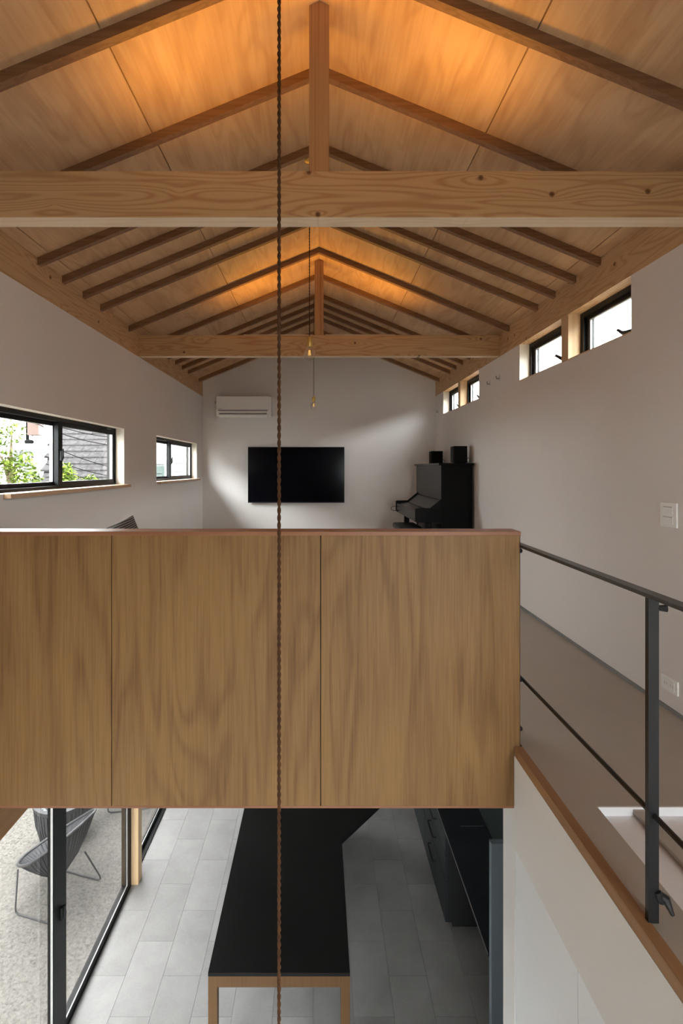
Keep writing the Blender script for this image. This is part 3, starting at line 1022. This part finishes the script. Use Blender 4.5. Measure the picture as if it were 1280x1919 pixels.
pb = thing('piano_bench', 'low dark padded piano bench in front of the piano', 'bench', (1.11, 6.45, ZU))
MB().box(0.965, 1.245, 6.12, 6.70, ZU + 0.44, ZU + 0.505, 0.018).build('seat_pad', 'bench', pb, smooth=True)
MB().box(0.985, 1.225, 6.14, 6.68, ZU + 0.38, ZU + 0.44).build('apron', 'piano', pb)
lg = MB().box(0.985, 1.025, 6.14, 6.18, ZU, ZU + 0.38, 0.002).build('leg', 'piano', pb)
for x, y in ((1.205, 6.16), (1.005, 6.66), (1.205, 6.66)):
    clone(lg, pb, (x, y, ZU + 0.19))

# ------------------------------------------------------------------ two speakers on the piano
def speaker(yc, h, label):
    s = thing('speaker', label, 'speaker', (1.61, yc, ztop), 'speakers on the piano')
    MB().box(1.55, 1.70, yc - 0.06, yc + 0.06, ztop + 0.004, ztop + h, 0.003).build('cabinet', 'speaker', s)
    MB().box(1.535, 1.549, yc - 0.056, yc + 0.056, ztop + 0.008, ztop + h - 0.004, 0.003).build('grille', 'grille', s)
    for dy in (-0.04, 0.04):
        MB().box(1.57, 1.68, yc + dy - 0.01, yc + dy + 0.01, ztop, ztop + 0.004).build('foot', 'rubber', s)
    c = MB()
    c.tube([(1.70, yc - 0.045, ztop + 0.05), (1.715, yc - 0.05, ztop + 0.062), (1.73, yc - 0.05, ztop + 0.045), (1.73, yc - 0.045, ztop + 0.02), (1.715, yc - 0.04, ztop + 0.006), (1.70, yc - 0.05, ztop + 0.02)], 0.0035, 6)
    c.build('cable', 'rubber', s, smooth=True)


speaker(5.90, 0.196, 'nearer and larger looking black speaker on top of the piano')
speaker(7.06, 0.178, 'farther small black speaker on top of the piano by the corner')

# ------------------------------------------------------------------ sofa and striped cushion
sf = thing('sofa', 'grey fabric sofa hidden behind the plywood parapet', 'sofa', (-0.95, 2.85, ZU))
MB().box(-1.72, -0.2, 2.40, 3.20, ZU + 0.12, ZU + 0.28, 0.02).build('base', 'sofa', sf)
for xa, xb in ((-1.56, -0.965), (-0.955, -0.36)):
    MB().box(xa, xb, 2.56, 3.20, ZU + 0.28, ZU + 0.42, 0.03).build('seat_cushion', 'sofa', sf, smooth=True)
MB().box(-1.72, -0.2, 2.36, 2.55, ZU + 0.28, ZU + 0.74, 0.03).build('backrest', 'sofa', sf, smooth=True)
for xa in (-1.72, -0.35):
    MB().box(xa, xa + 0.15, 2.56, 3.20, ZU + 0.28, ZU + 0.58, 0.03).build('armrest', 'sofa', sf, smooth=True)
for x in (-1.66, -0.30):
    for y in (2.45, 3.1):
        MB().box(x, x + 0.04, y, y + 0.04, ZU, ZU + 0.12).build('leg', 'table_wood', sf)


def cushion(c, w, h, th, roll, lean, label):
    n = 14
    vs, fs = [], []
    for side in (-1, 1):
        for i in range(n + 1):
            for j in range(n + 1):
                u, v = 2 * i / n - 1, 2 * j / n - 1
                k = (1 - u ** 4) * (1 - v ** 4)
                pin = 1 - 0.06 * (1 - abs(u)) * abs(v) - 0.06 * (1 - abs(v)) * abs(u)
                vs.append((u * w / 2 * (1 - 0.05 * (1 - v * v)) * 1.0, side * (0.004 + th / 2 * k ** 0.6), v * h / 2 * (1 - 0.05 * (1 - u * u))))
    q = (n + 1) ** 2
    for s in (0, 1):
        for i in range(n):
            for j in range(n):
                a = s * q + i * (n + 1) + j
                fs.append((a, a + 1, a + n + 2, a + n + 1))
    for i in range(n):
        for a, b in ((i, i + 1), (n * (n + 1) + i, n * (n + 1) + i + 1), (i * (n + 1), (i + 1) * (n + 1)), (i * (n + 1) + n, (i + 1) * (n + 1) + n)):
            fs.append((a, b, q + b, q + a))
    mb = MB().add(vs, fs)
    o = mb.build('striped_cushion', 'stripes', smooth=True)
    o.location = c
    o.rotation_euler = (lean, roll, 0)
    return tag(o, label, 'cushion')


cushion((-1.105, 2.745, ZU + 0.692), 0.42, 0.42, 0.13, math.radians(-22), math.radians(12), 'dark striped cushion peeking over the parapet at left')

# ------------------------------------------------------------------ pendants
def twisted(mb, x, y, z0, z1, r, off, pitch):
    n = max(8, int((z1 - z0) / pitch * 12))
    for k in (0, 1):
        pts = []
        for i in range(n + 1):
            z = z1 + (z0 - z1) * i / n
            t = 2 * PI * (z1 - z) / pitch + k * PI
            pts.append((x + off * math.cos(t), y + off * math.sin(t), z))
        mb.tube(pts, r, 7)


def pendant(x, y, zb, label, bigcord, rb=0.039):
    zc = ceil_z(x)
    p = thing('pendant_lamp', label, 'lamp', (x, y, zc), 'bare bulb pendants on cords')
    MB().lathe([(0.03, 0.0), (0.03, -0.018), (0.012, -0.024)], x, y, zc - 0.001, 20).build('ceiling_cup', 'brass', p, smooth=True)
    ztop_ = zb + rb + 0.068
    c = MB()
    if bigcord:
        twisted(c, x, y, ztop_, zc - 0.02, 0.0018, 0.0013, 0.0232)
        c.build('twisted_cord', 'cord', p, smooth=True)['label'] = 'thick brown twisted fabric cord'
    else:
        twisted(c, x, y, ztop_, zc - 0.02, 0.0021, 0.0019, 0.04)
        c.build('twisted_cord', 'cord_small', p, smooth=True)
    zs = zb + rb - 0.004
    MB().lathe([(0.004, 0.078), (0.008, 0.072), (0.009, 0.066), (0.0195, 0.064), (0.0195, 0.012), (0.017, 0.008), (0.014, 0.008)], x, y, zs, 24).build('brass_socket', 'brass', p, smooth=True)
    prof = [(0.013, rb + 0.008), (0.0145, rb - 0.002)]
    a0 = math.asin(min(1, 0.018 / rb))
    for k in range(13):
        a = a0 + (PI - a0) * k / 12
        prof.append((max(0.0006, rb * math.sin(a)), rb * math.cos(a)))
    g = MB().lathe(prof, x, y, zb, 24).build('bulb', 'bulb_glass', p, smooth=True)
    fm = MB()
    for k in range(4):
        t = k * PI / 2 + 0.4
        fm.tube([(x + 0.004 * math.cos(t), y + 0.004 * math.sin(t), zb + rb * 0.62), (x + 0.009 * math.cos(t), y + 0.009 * math.sin(t), zb - rb * 0.25)], 0.0012, 6)
    fm.build('filament', 'filament', g)
    MB().tube([(x, y, zb + rb - 0.002), (x, y, zb + rb * 0.55)], 0.003, 8).build('bulb_stem', 'clear', g)
    return p


pendant(-0.0620, 0.79, 2.95, 'nearest pendant, a thick brown twisted cord hanging straight down the whole view', True)
pendant(-0.0622, 3.30, EYE + 0.742, 'clear globe bulb in brass socket hanging before the farther tie beam', False, 0.040)
pendant(-0.0625, 5.95, EYE + 0.735, 'farthest small globe bulb pendant hanging before the back wall', False, 0.040)

# ------------------------------------------------------------------ switch plate, outlet, wall hooks
sp = thing('light_switch', 'white two gang light switch plate on right wall above the handrail', 'switch', (HW, 2.55, EYE - 0.23))
MB().box(HW - 0.008, HW, 2.488, 2.608, EYE - 0.292, EYE - 0.170, 0.002).build('plate', 'plate', sp)
for z in (EYE - 0.208, EYE - 0.258):
    k = MB().box(HW - 0.0105, HW - 0.008, 2.513, 2.583, z - 0.019, z + 0.019, 0.001).build('rocker', 'plate', sp)
    MB().box(HW - 0.0112, HW - 0.0104, 2.515, 2.581, z + 0.014, z + 0.0165).build('rocker_line', 'plate_grey', k)
ou = thing('wall_outlet', 'white double wall outlet plate low on right wall near the floor', 'outlet', (HW, 2.545, EYE - 1.077))
MB().box(HW - 0.008, HW, 2.482, 2.602, EYE - 1.112, EYE - 1.042, 0.002).build('plate', 'plate', ou)
for yy in (2.52, 2.564):
    k = MB().box(HW - 0.0095, HW - 0.008, yy - 0.018, yy + 0.018, EYE - 1.10, EYE - 1.054).build('socket', 'plate', ou)
    MB().box(HW - 0.0099, HW - 0.0094, yy - 0.008, yy - 0.006, EYE - 1.083, EYE - 1.071).box(HW - 0.0099, HW - 0.0094, yy + 0.006, yy + 0.008, EYE - 1.083, EYE - 1.071).build('slots', 'plate_grey', k)
for y, z, lab in ((5.22, EYE + 0.876, 'small clear wall hook nearer the far pair of high windows'), (4.95, EYE + 0.885, 'small clear wall hook nearer the near pair of high windows'),
                  (7.48, EYE + 0.835, 'small clear wall hook high up beside the far corner')):
    h = thing('wall_hook', lab, 'hook', (HW, y, z), 'wall hooks on the right wall')
    MB().box(HW - 0.004, HW, y - 0.012, y + 0.012, z - 0.025, z + 0.025, 0.001).build('base', 'clear', h)
    MB().tube([(HW - 0.004, y, z - 0.01), (HW - 0.03, y, z - 0.014), (HW - 0.034, y, z + 0.014)], 0.004, 7).build('prong', 'plate_grey', h, smooth=True)

# ------------------------------------------------------------------ dining table
TZ = 0.72
tb = thing('dining_table', 'long black topped dining table with slim wooden frame on tile floor', 'table', (-0.26, 4.2, 0))
tl, tr, tf = -0.7315, 0.2035, 3.355
top = [(tl, tf), (tr, tf), (tr, 4.536), (0.60, 5.015), (0.78, 5.25), (0.78, 5.9), (tl, 5.9)]
MB().prism(top, 2, TZ - 0.024, TZ).build('tabletop', 'black_top', tb)['label'] = 'matte black tabletop'
for xa in (tl, tr - 0.06):
    MB().box(xa, xa + 0.06, tf + 0.003, tf + 0.063, 0, TZ - 0.024, 0.002).build('leg', 'table_wood', tb)
MB().box(tl + 0.06, tr - 0.06, tf + 0.003, tf + 0.04, TZ - 0.10, TZ - 0.024, 0.002).build('apron', 'table_wood', tb)
for xa in (tl + 0.01, tr - 0.05):
    MB().box(xa, xa + 0.035, tf + 0.064, 5.0, TZ - 0.10, TZ - 0.024).build('side_rail', 'table_wood', tb)
MB().box(-0.60, 0.10, 5.2, 5.85, 0, TZ - 0.024).build('pedestal', 'cab', tb)

# ------------------------------------------------------------------ kitchen counter run on the right
CX, CXB, CZ = 1.107, 1.49, 0.86
ct = MB().box(CX, CXB, 3.345, 6.6, CZ - 0.024, CZ, 0.0015)
cto = thing('worktop', 'dark stone worktop along right side of the ground floor', 'worktop', (1.3, 4.9, CZ))
ct.build('slab', 'counter', cto)
MB().box(CX - 0.0015, CX + 0.001, 3.345, 6.6, CZ - 0.004, CZ + 0.0008).build('front_edge', 'counter_edge', cto)
MB().box(CX + 0.15, CXB - 0.03, 4.528, 4.534, CZ, CZ + 0.001).build('seam', 'cab_panel', cto)


def drawer_unit(y0, y1, label):
    d = thing('drawer_cabinet', label, 'cabinet', (1.3, (y0 + y1) / 2, 0), 'charcoal base cabinets')
    MB().box(CX + 0.02, CXB, y0, y1, 0.065, CZ - 0.0245).build('body', 'rubber', d)
    MB().box(CX + 0.07, CXB, y0 + 0.03, y1, 0, 0.065).build('plinth', 'rubber', d)
    for z0, z1, zh in ((0.645, 0.832, 0.735), (0.425, 0.640, 0.56), (0.065, 0.420, 0.335)):
        f = MB().box(CX, CX + 0.0195, y0 + 0.002, y1 - 0.002, z0, z1, 0.001).build('drawer_front', 'cab', d)
        yc = y0 + 0.46
        h = MB()
        h.tube([(CX, yc - 0.115, zh), (CX - 0.028, yc - 0.115, zh), (CX - 0.034, yc - 0.105, zh), (CX - 0.034, yc + 0.105, zh), (CX - 0.028, yc + 0.115, zh), (CX, yc + 0.115, zh)], 0.007, 8)
        h.build('handle', 'rubber', f, smooth=True)


drawer_unit(4.463, 5.36, 'charcoal drawer cabinet with three bar handles under dark worktop')
drawer_unit(5.365, 6.6, 'charcoal drawer cabinet farther back, tucked under the upper floor')
tag(MB().box(1.115, 1.745, 3.30, 3.342, 0, 1.61, 0.002).build('end_panel', 'cab_panel'), 'tall slate blue end panel beside the white closet wall', 'panel')
tag(MB().box(CXB + 0.001, 1.745, 3.343, 7.6, 0, 2.5).build('splashback_wall', 'splash'), 'dark green splashback rising behind the worktop', 'splashback')

# ------------------------------------------------------------------ outdoors
GZ = -0.10
struct(MB().box(-60, -1.91, -40, 60, GZ - 0.4, GZ - 0.02).build('floor_garden', 'patio'))
struct(MB().box(-4.6, -1.905, -2, 9.5, GZ - 0.1, GZ).build('floor_patio', 'patio'))

fe = thing('shade_fence', 'unseen grey board fence added at the far side to shade the patio', 'fence', (-5.2, 3.0, GZ))  # fence out of view, added to dim the patio
fb0 = MB().box(-5.22, -5.19, -4.0, 8.7, GZ + 0.05, GZ + 0.20).build('board', 'pole', fe)
for k in range(1, 11):
    clone(fb0, fe, (-5.205, 2.35, GZ + 0.125 + 0.16 * k))
struct(MB().box(-1.90, HW + 0.15, -40, YF - 0.16, GZ - 0.4, GZ).build('floor_ground', 'patio'))
struct(MB().box(HW + 0.151, 60, -40, 60, GZ - 0.4, GZ).build('floor_ground', 'patio'))
ng = thing('side_neighbour_house', 'plain neighbouring house close beside the right wall, out of view below the high windows', 'house', (6.0, 4.0, GZ))
MB().box(4.6, 9.0, -6.0, 14.0, GZ, 5.4).build('wall', 'house_white', ng)
MB().prism([(4.3, 5.4), (9.3, 5.4), (6.8, 6.5)], 1, -6.3, 14.3).build('roof', 'shingle', ng)
# unseen eaves of the roof, added to shade the patio
struct(MB().prism([(-HW - 0.21, ceil_z(HW + 0.21) + 0.02), (-HW - 0.75, ceil_z(HW + 0.75) + 0.02), (-HW - 0.75, ceil_z(HW + 0.75) + 0.14), (-HW - 0.21, ceil_z(HW + 0.21) + 0.14)], 1, YF - 0.3, YB + 0.3).build('ceiling_eave', 'end_wood'))
# unseen canopy, added to cut the sky light reaching the glass doors
struct(MB().box(-2.25, -HW - 0.152, YF, YB + 0.1, 2.45, 2.55).build('ceiling_shade_canopy', 'end_wood'))
# white building across the garden that hides the low sky
wb = thing('white_building', 'plain white building standing beyond the added fence', 'house', (-9.5, 0.0, GZ))
MB().box(-12.0, -7.6, -9.0, 8.2, GZ, 6.6).build('wall', 'house_white', wb)
MB().box(-12.2, -7.4, -9.2, 8.4, 6.6, 6.75).build('roof', 'shingle', wb)
# garden chairs: cord bucket on sled rods (local frame: faces -X, built at origin)
def garden_chair(label):
    r = thing('garden_chair', label, 'chair', (0, 0, 0), 'cord garden chairs on the patio')
    rim = []
    n = 28
    for i in range(n):
        t = 2 * PI * i / n
        # t=0 back (+X) top, t=pi front tip
        c, s = math.cos(t), math.sin(t)
        x = 0.34 * c if c > 0 else 0.40 * c
        y = 0.33 * s * (1 - 0.28 * max(0, -c))
        z = 0.56 + 0.25 * c
        rim.append(Vector((x, y, z)))
    bot = Vector((0.02, 0, 0.22))
    rings = [rim]
    for k, (a, dz) in enumerate(((0.80, 0.30), (0.52, 0.62), (0.22, 0.9))):
        ring = []
        for p in rim:
            q = bot + (p - bot) * a
            q.z = bot.z + (p.z - bot.z) * (a ** 1.7)
            ring.append(q)
        rings.append(ring)
    vs = [tuple(p) for ring in rings for p in ring] + [tuple(bot)]
    fs = []
    for k in range(3):
        for i in range(n):
            j = (i + 1) % n
            fs.append((k * n + i, k * n + j, (k + 1) * n + j, (k + 1) * n + i))
    for i in range(n):
        fs.append((3 * n + i, 3 * n + (i + 1) % n, 4 * n))
    MB().add(vs, fs).build('shell', 'cords_out', r, smooth=True)
    MB().tube(rim, 0.013, 8, closed=True).build('rim', 'outdoor_metal', r, smooth=True)
    cd = MB()
    for i in range(0, 2 * n):
        a, b = rim[(i // 2) % n], rim[((i + 1) // 2) % n]
        pts = []
        for al in (1.0, 0.8, 0.52, 0.22):
            p = (a + b) / 2
            q = bot + (p - bot) * al
            q.z = bot.z + (p.z - bot.z) * (al ** 1.7)
            pts.append(q)
        cd.tube(pts, 0.006, 5)
    cd.build('seat_cords', 'cords_out', r)['kind'] = 'stuff'
    for s in (-1, 1):
        y = s * 0.27
        yt = s * 0.19
        MB().tube([(-0.28, yt, 0.345), (-0.225, y, 0.06), (-0.22, y, 0.025), (-0.19, y, 0.008), (0.24, y, 0.008), (0.27, y, 0.022), (0.262, y, 0.05), (0.15, yt, 0.33)], 0.008, 8).build('leg', 'outdoor_metal', r, smooth=True)
    return r


ch = garden_chair('charcoal cord garden chair with sled legs outside the glass door')
ch.location = (-2.53, 4.93, GZ)
ch.rotation_euler = (0, 0, math.radians(-16))
ch2 = copy_tree(ch)
ch2['label'] = 'second cord garden chair, farther off, only its rod legs in view'
ch2.location = (-2.36, 6.42, GZ)
ch2.rotation_euler = (0, 0, math.radians(10))

pt = thing('fire_bowl_table', 'round charcoal ribbed garden table topped with glass beads behind chair', 'table', (-2.86, 5.72, GZ))
prof = [(0.20, 0.0), (0.23, 0.05), (0.28, 0.25), (0.30, 0.42), (0.315, 0.45), (0.315, 0.47), (0.27, 0.47), (0.265, 0.44)]
MB().lathe(prof, -2.86, 5.72, GZ, 40).build('drum', 'planter', pt, smooth=True)
rb_ = MB()
for k in range(48):
    t = 2 * PI * k / 48
    rb_.tube([(-2.86 + rr * math.cos(t), 5.72 + rr * math.sin(t), GZ + h) for rr, h in ((0.205, 0.01), (0.235, 0.05), (0.284, 0.25), (0.303, 0.42))], 0.006, 5)
rb_.build('ribs', 'planter', pt)['kind'] = 'stuff'
bd = MB()
rnd = random.Random(3)
for k in range(260):
    a, q = rnd.uniform(0, 2 * PI), 0.25 * math.sqrt(rnd.random())
    bd.lathe([(0.004, -0.012), (0.014, 0), (0.004, 0.012)], -2.86 + q * math.cos(a), 5.72 + q * math.sin(a), GZ + 0.445 + rnd.uniform(0, 0.02), 5)
bd.build('glass_beads', 'beads', pt)['kind'] = 'stuff'
MB().lathe([(0.262, 0.430), (0.262, 0.436)], -2.86, 5.72, GZ, 32).build('bead_tray', 'beads', pt)


# neighbour's shingled roof (courses run left-right, each shingle its own piece)
nb = thing('neighbour_house', 'neighbouring house with a grey shingled hip roof seen through wide left window', 'house', (-5.0, 10.5, GZ))
ry0, rz0 = 9.4, 3.45
pitch = math.radians(38)
cexp = 0.215
dyc, dzc = cexp * math.cos(pitch), cexp * math.sin(pitch)
shl = None
for rI in range(16):
    yy, zz = ry0 + dyc * rI, rz0 + dzc * rI
    xl = -5.30 - 0.055 * rI
    xr = -0.385 * yy
    if rI < 3:
        xr = -4.35 + 0.20 * rI
    k = 0
    x = xl + (0.15 if rI % 2 else 0.0)
    while x < xr:
        if shl is None:
            a = 0.03
            shl = MB().add([(x, yy, zz), (x + 0.294, yy, zz), (x + 0.294, yy, zz + 0.036), (x, yy, zz + 0.036),
                            (x, yy + dyc * 1.15, zz + dzc * 1.15 - 0.01), (x + 0.294, yy + dyc * 1.15, zz + dzc * 1.15 - 0.01),
                            (x + 0.294, yy + dyc * 1.15, zz + dzc * 1.15 + 0.004), (x, yy + dyc * 1.15, zz + dzc * 1.15 + 0.004)],
                           [(0, 1, 2, 3), (4, 7, 6, 5), (0, 4, 5, 1), (1, 5, 6, 2), (2, 6, 7, 3), (3, 7, 4, 0)]).build('shingle', 'shingle', nb)
            sb = WLOC[shl.name].copy()
            sx, sy, sz = x, yy, zz
        else:
            clone(shl, nb, (sb.x + x - sx, sb.y + yy - sy, sb.z + zz - sz))
        x += 0.30
RT = 16
MB().add([(-5.25, ry0 + 0.02, rz0 - 0.03), (-4.3, ry0 + 0.02, rz0 - 0.03), (-3.85, ry0 + dyc * 3, rz0 + dzc * 3 - 0.03), (-4.7, ry0 + dyc * RT, rz0 + dzc * RT - 0.03), (-6.1, ry0 + dyc * RT, rz0 + dzc * RT - 0.03),
          (-5.25, ry0 + 0.3, rz0 - 0.3), (-4.3, ry0 + 0.3, rz0 - 0.3), (-3.85, ry0 + dyc * 3 + 0.2, rz0 - 0.3), (-4.7, ry0 + dyc * RT + 0.2, rz0 - 0.3), (-6.1, ry0 + dyc * RT + 0.2, rz0 - 0.3)],
         [(0, 1, 2, 3, 4), (9, 8, 7, 6, 5), (0, 5, 6, 1), (1, 6, 7, 2), (2, 7, 8, 3), (3, 8, 9, 4), (4, 9, 5, 0)]).build('roof_deck', 'shingle', nb)
MB().box(-5.2, -3.9, ry0 + 0.45, ry0 + 2.5, GZ, rz0 - 0.3).build('wall', 'house_white', nb)

# white sided house seen through the small far window
wh = thing('white_house', 'white sided house with a pale green window seen through small left window', 'house', (-4.3, 14, GZ))
MB().box(-6.2, -3.0, 13.5, 16.0, GZ, 6.6).build('wall', 'house_white', wh)
for k in range(9):
    MB().box(-3.85, -3.0, 13.485, 13.50, 3.3 + 0.22 * k, 3.50 + 0.22 * k).build('siding_board', 'house_white', wh)
f = MB().box(-4.75, -3.98, 13.46, 13.50, 3.35, 4.16).build('window', 'house_white', wh)
MB().box(-4.70, -4.03, 13.45, 13.462, 3.4, 4.10).build('pane', 'house_glass', f)
MB().box(-4.80, -3.93, 13.42, 13.50, 4.16, 4.22).build('window_head', 'house_white', wh)

# utility pole with crossarm, and power lines
po = thing('utility_pole', 'pale concrete utility pole with boxes and wires outside the wide left window', 'pole', (-4.95, 9.0, GZ))
MB().tube([(-5.12, 9.0, GZ), (-5.12, 9.0, 4.48)], [0.10, 0.07], 12).build('shaft', 'pole', po, smooth=True)
MB().lathe([(0.06, 0), (0.075, 0.01), (0.075, 0.05), (0.05, 0.07)], -5.12, 9.0, 4.48, 12).build('cap', 'wire', po)
MB().box(-5.4, -4.75, 8.97, 9.03, 4.30, 4.34).build('crossarm', 'pole', po)
MB().box(-5.10, -4.90, 8.90, 9.08, 4.62, 4.86, 0.01).build('box', 'pole_box', po)
MB().box(-5.16, -5.13, 8.96, 9.02, 4.50, 5.0).build('bracket', 'wire', po)
MB().box(-5.35, -5.25, 8.92, 9.06, 4.05, 4.38, 0.02).build('transformer', 'pole', po)
for i, (za, zb_, ya_, yb_) in enumerate(((4.62, 3.95, 8.95, 8.6), (4.35, 3.86, 9.05, 8.6), (4.25, 3.70, 8.95, 8.5), (4.98, 4.55, 8.9, 8.3), (4.88, 4.40, 8.9, 8.3))):
    pts = []
    for k in range(13):
        u = k / 12
        pts.append((-5.05 + u * 2.4, ya_ + (yb_ - ya_) * u, za + (zb_ - za) * u - 0.15 * 4 * u * (1 - u)))
    MB().tube(pts, 0.007, 5).build('power_line', 'wire', po)


def tree(name, x, y, z0, blobs, label, seed, nleaf=900, size=0.06):
    rn = random.Random(seed)
    t = thing(name, label, 'tree', (x, y, GZ), 'garden trees outside the left window')
    tk = MB()
    tk.tube([(x, y, GZ), (x + 0.03, y, (GZ + z0) / 2), (x, y, z0)], [0.07, 0.05, 0.03], 8)
    for bx, by, bz, br in blobs:
        tk.tube([(x, y, z0 - 0.4), ((x + bx) / 2, (y + by) / 2, (z0 + bz) / 2 - 0.1), (bx, by, bz)], [0.025, 0.018, 0.008], 6)
    tk.build('trunk', 'bark', t, smooth=True)
    lf = MB()
    vs, fs = [], []
    for bx, by, bz, br in blobs:
        for k in range(int(1.8 * nleaf * (br / 0.3) ** 2)):
            d = Vector((rn.gauss(0, 1), rn.gauss(0, 1), rn.gauss(0, 1))).normalized() * br * (rn.random() ** 0.4)
            c = Vector((bx, by, bz)) + d
            a = Vector((rn.gauss(0, 1), rn.gauss(0, 1), rn.gauss(0, 0.5))).normalized()
            b = a.cross(Vector((rn.gauss(0, 0.4), rn.gauss(0, 0.4), 1))).normalized()
            s = size * rn.uniform(0.6, 1.2)
            k0 = len(vs)
            vs += [tuple(c - a * s), tuple(c + b * s * 0.4), tuple(c + a * s), tuple(c - b * s * 0.4)]
            fs.append((k0, k0 + 1, k0 + 2, k0 + 3))
    lf.add(vs, fs)
    lf.build('foliage', 'leaf', t)['kind'] = 'stuff'


tree('leafy_tree', -4.0, 6.6, 4.2, [(-3.98, 6.6, 4.52, .17), (-4.1, 6.5, 4.25, .22), (-3.88, 6.6, 4.1, .2), (-4.05, 6.6, 3.9, .25), (-3.8, 6.6, 3.85, .16)],
     'tall light green tree at the left edge of the wide window', 1, 420, 0.04)
tree('small_tree', -3.45, 6.9, 3.9, [(-3.45, 6.9, 4.0, .13), (-3.4, 6.85, 3.85, .17), (-3.5, 6.95, 3.75, .17)], 'light green bushy tree before the shingled roof', 2, 700, 0.04)
tree('small_tree', -3.88, 6.95, 3.9, [(-3.88, 6.95, 3.98, .09), (-3.84, 6.95, 3.9, .07)], 'small green sprig tree beside the utility pole', 4, 700, 0.035)
tree('small_tree', -3.2, 7.1, 3.8, [(-3.2, 7.1, 3.86, .1), (-3.1, 7.1, 3.82, .08)], 'low green tree top at the right edge of the wide window', 5, 700, 0.035)
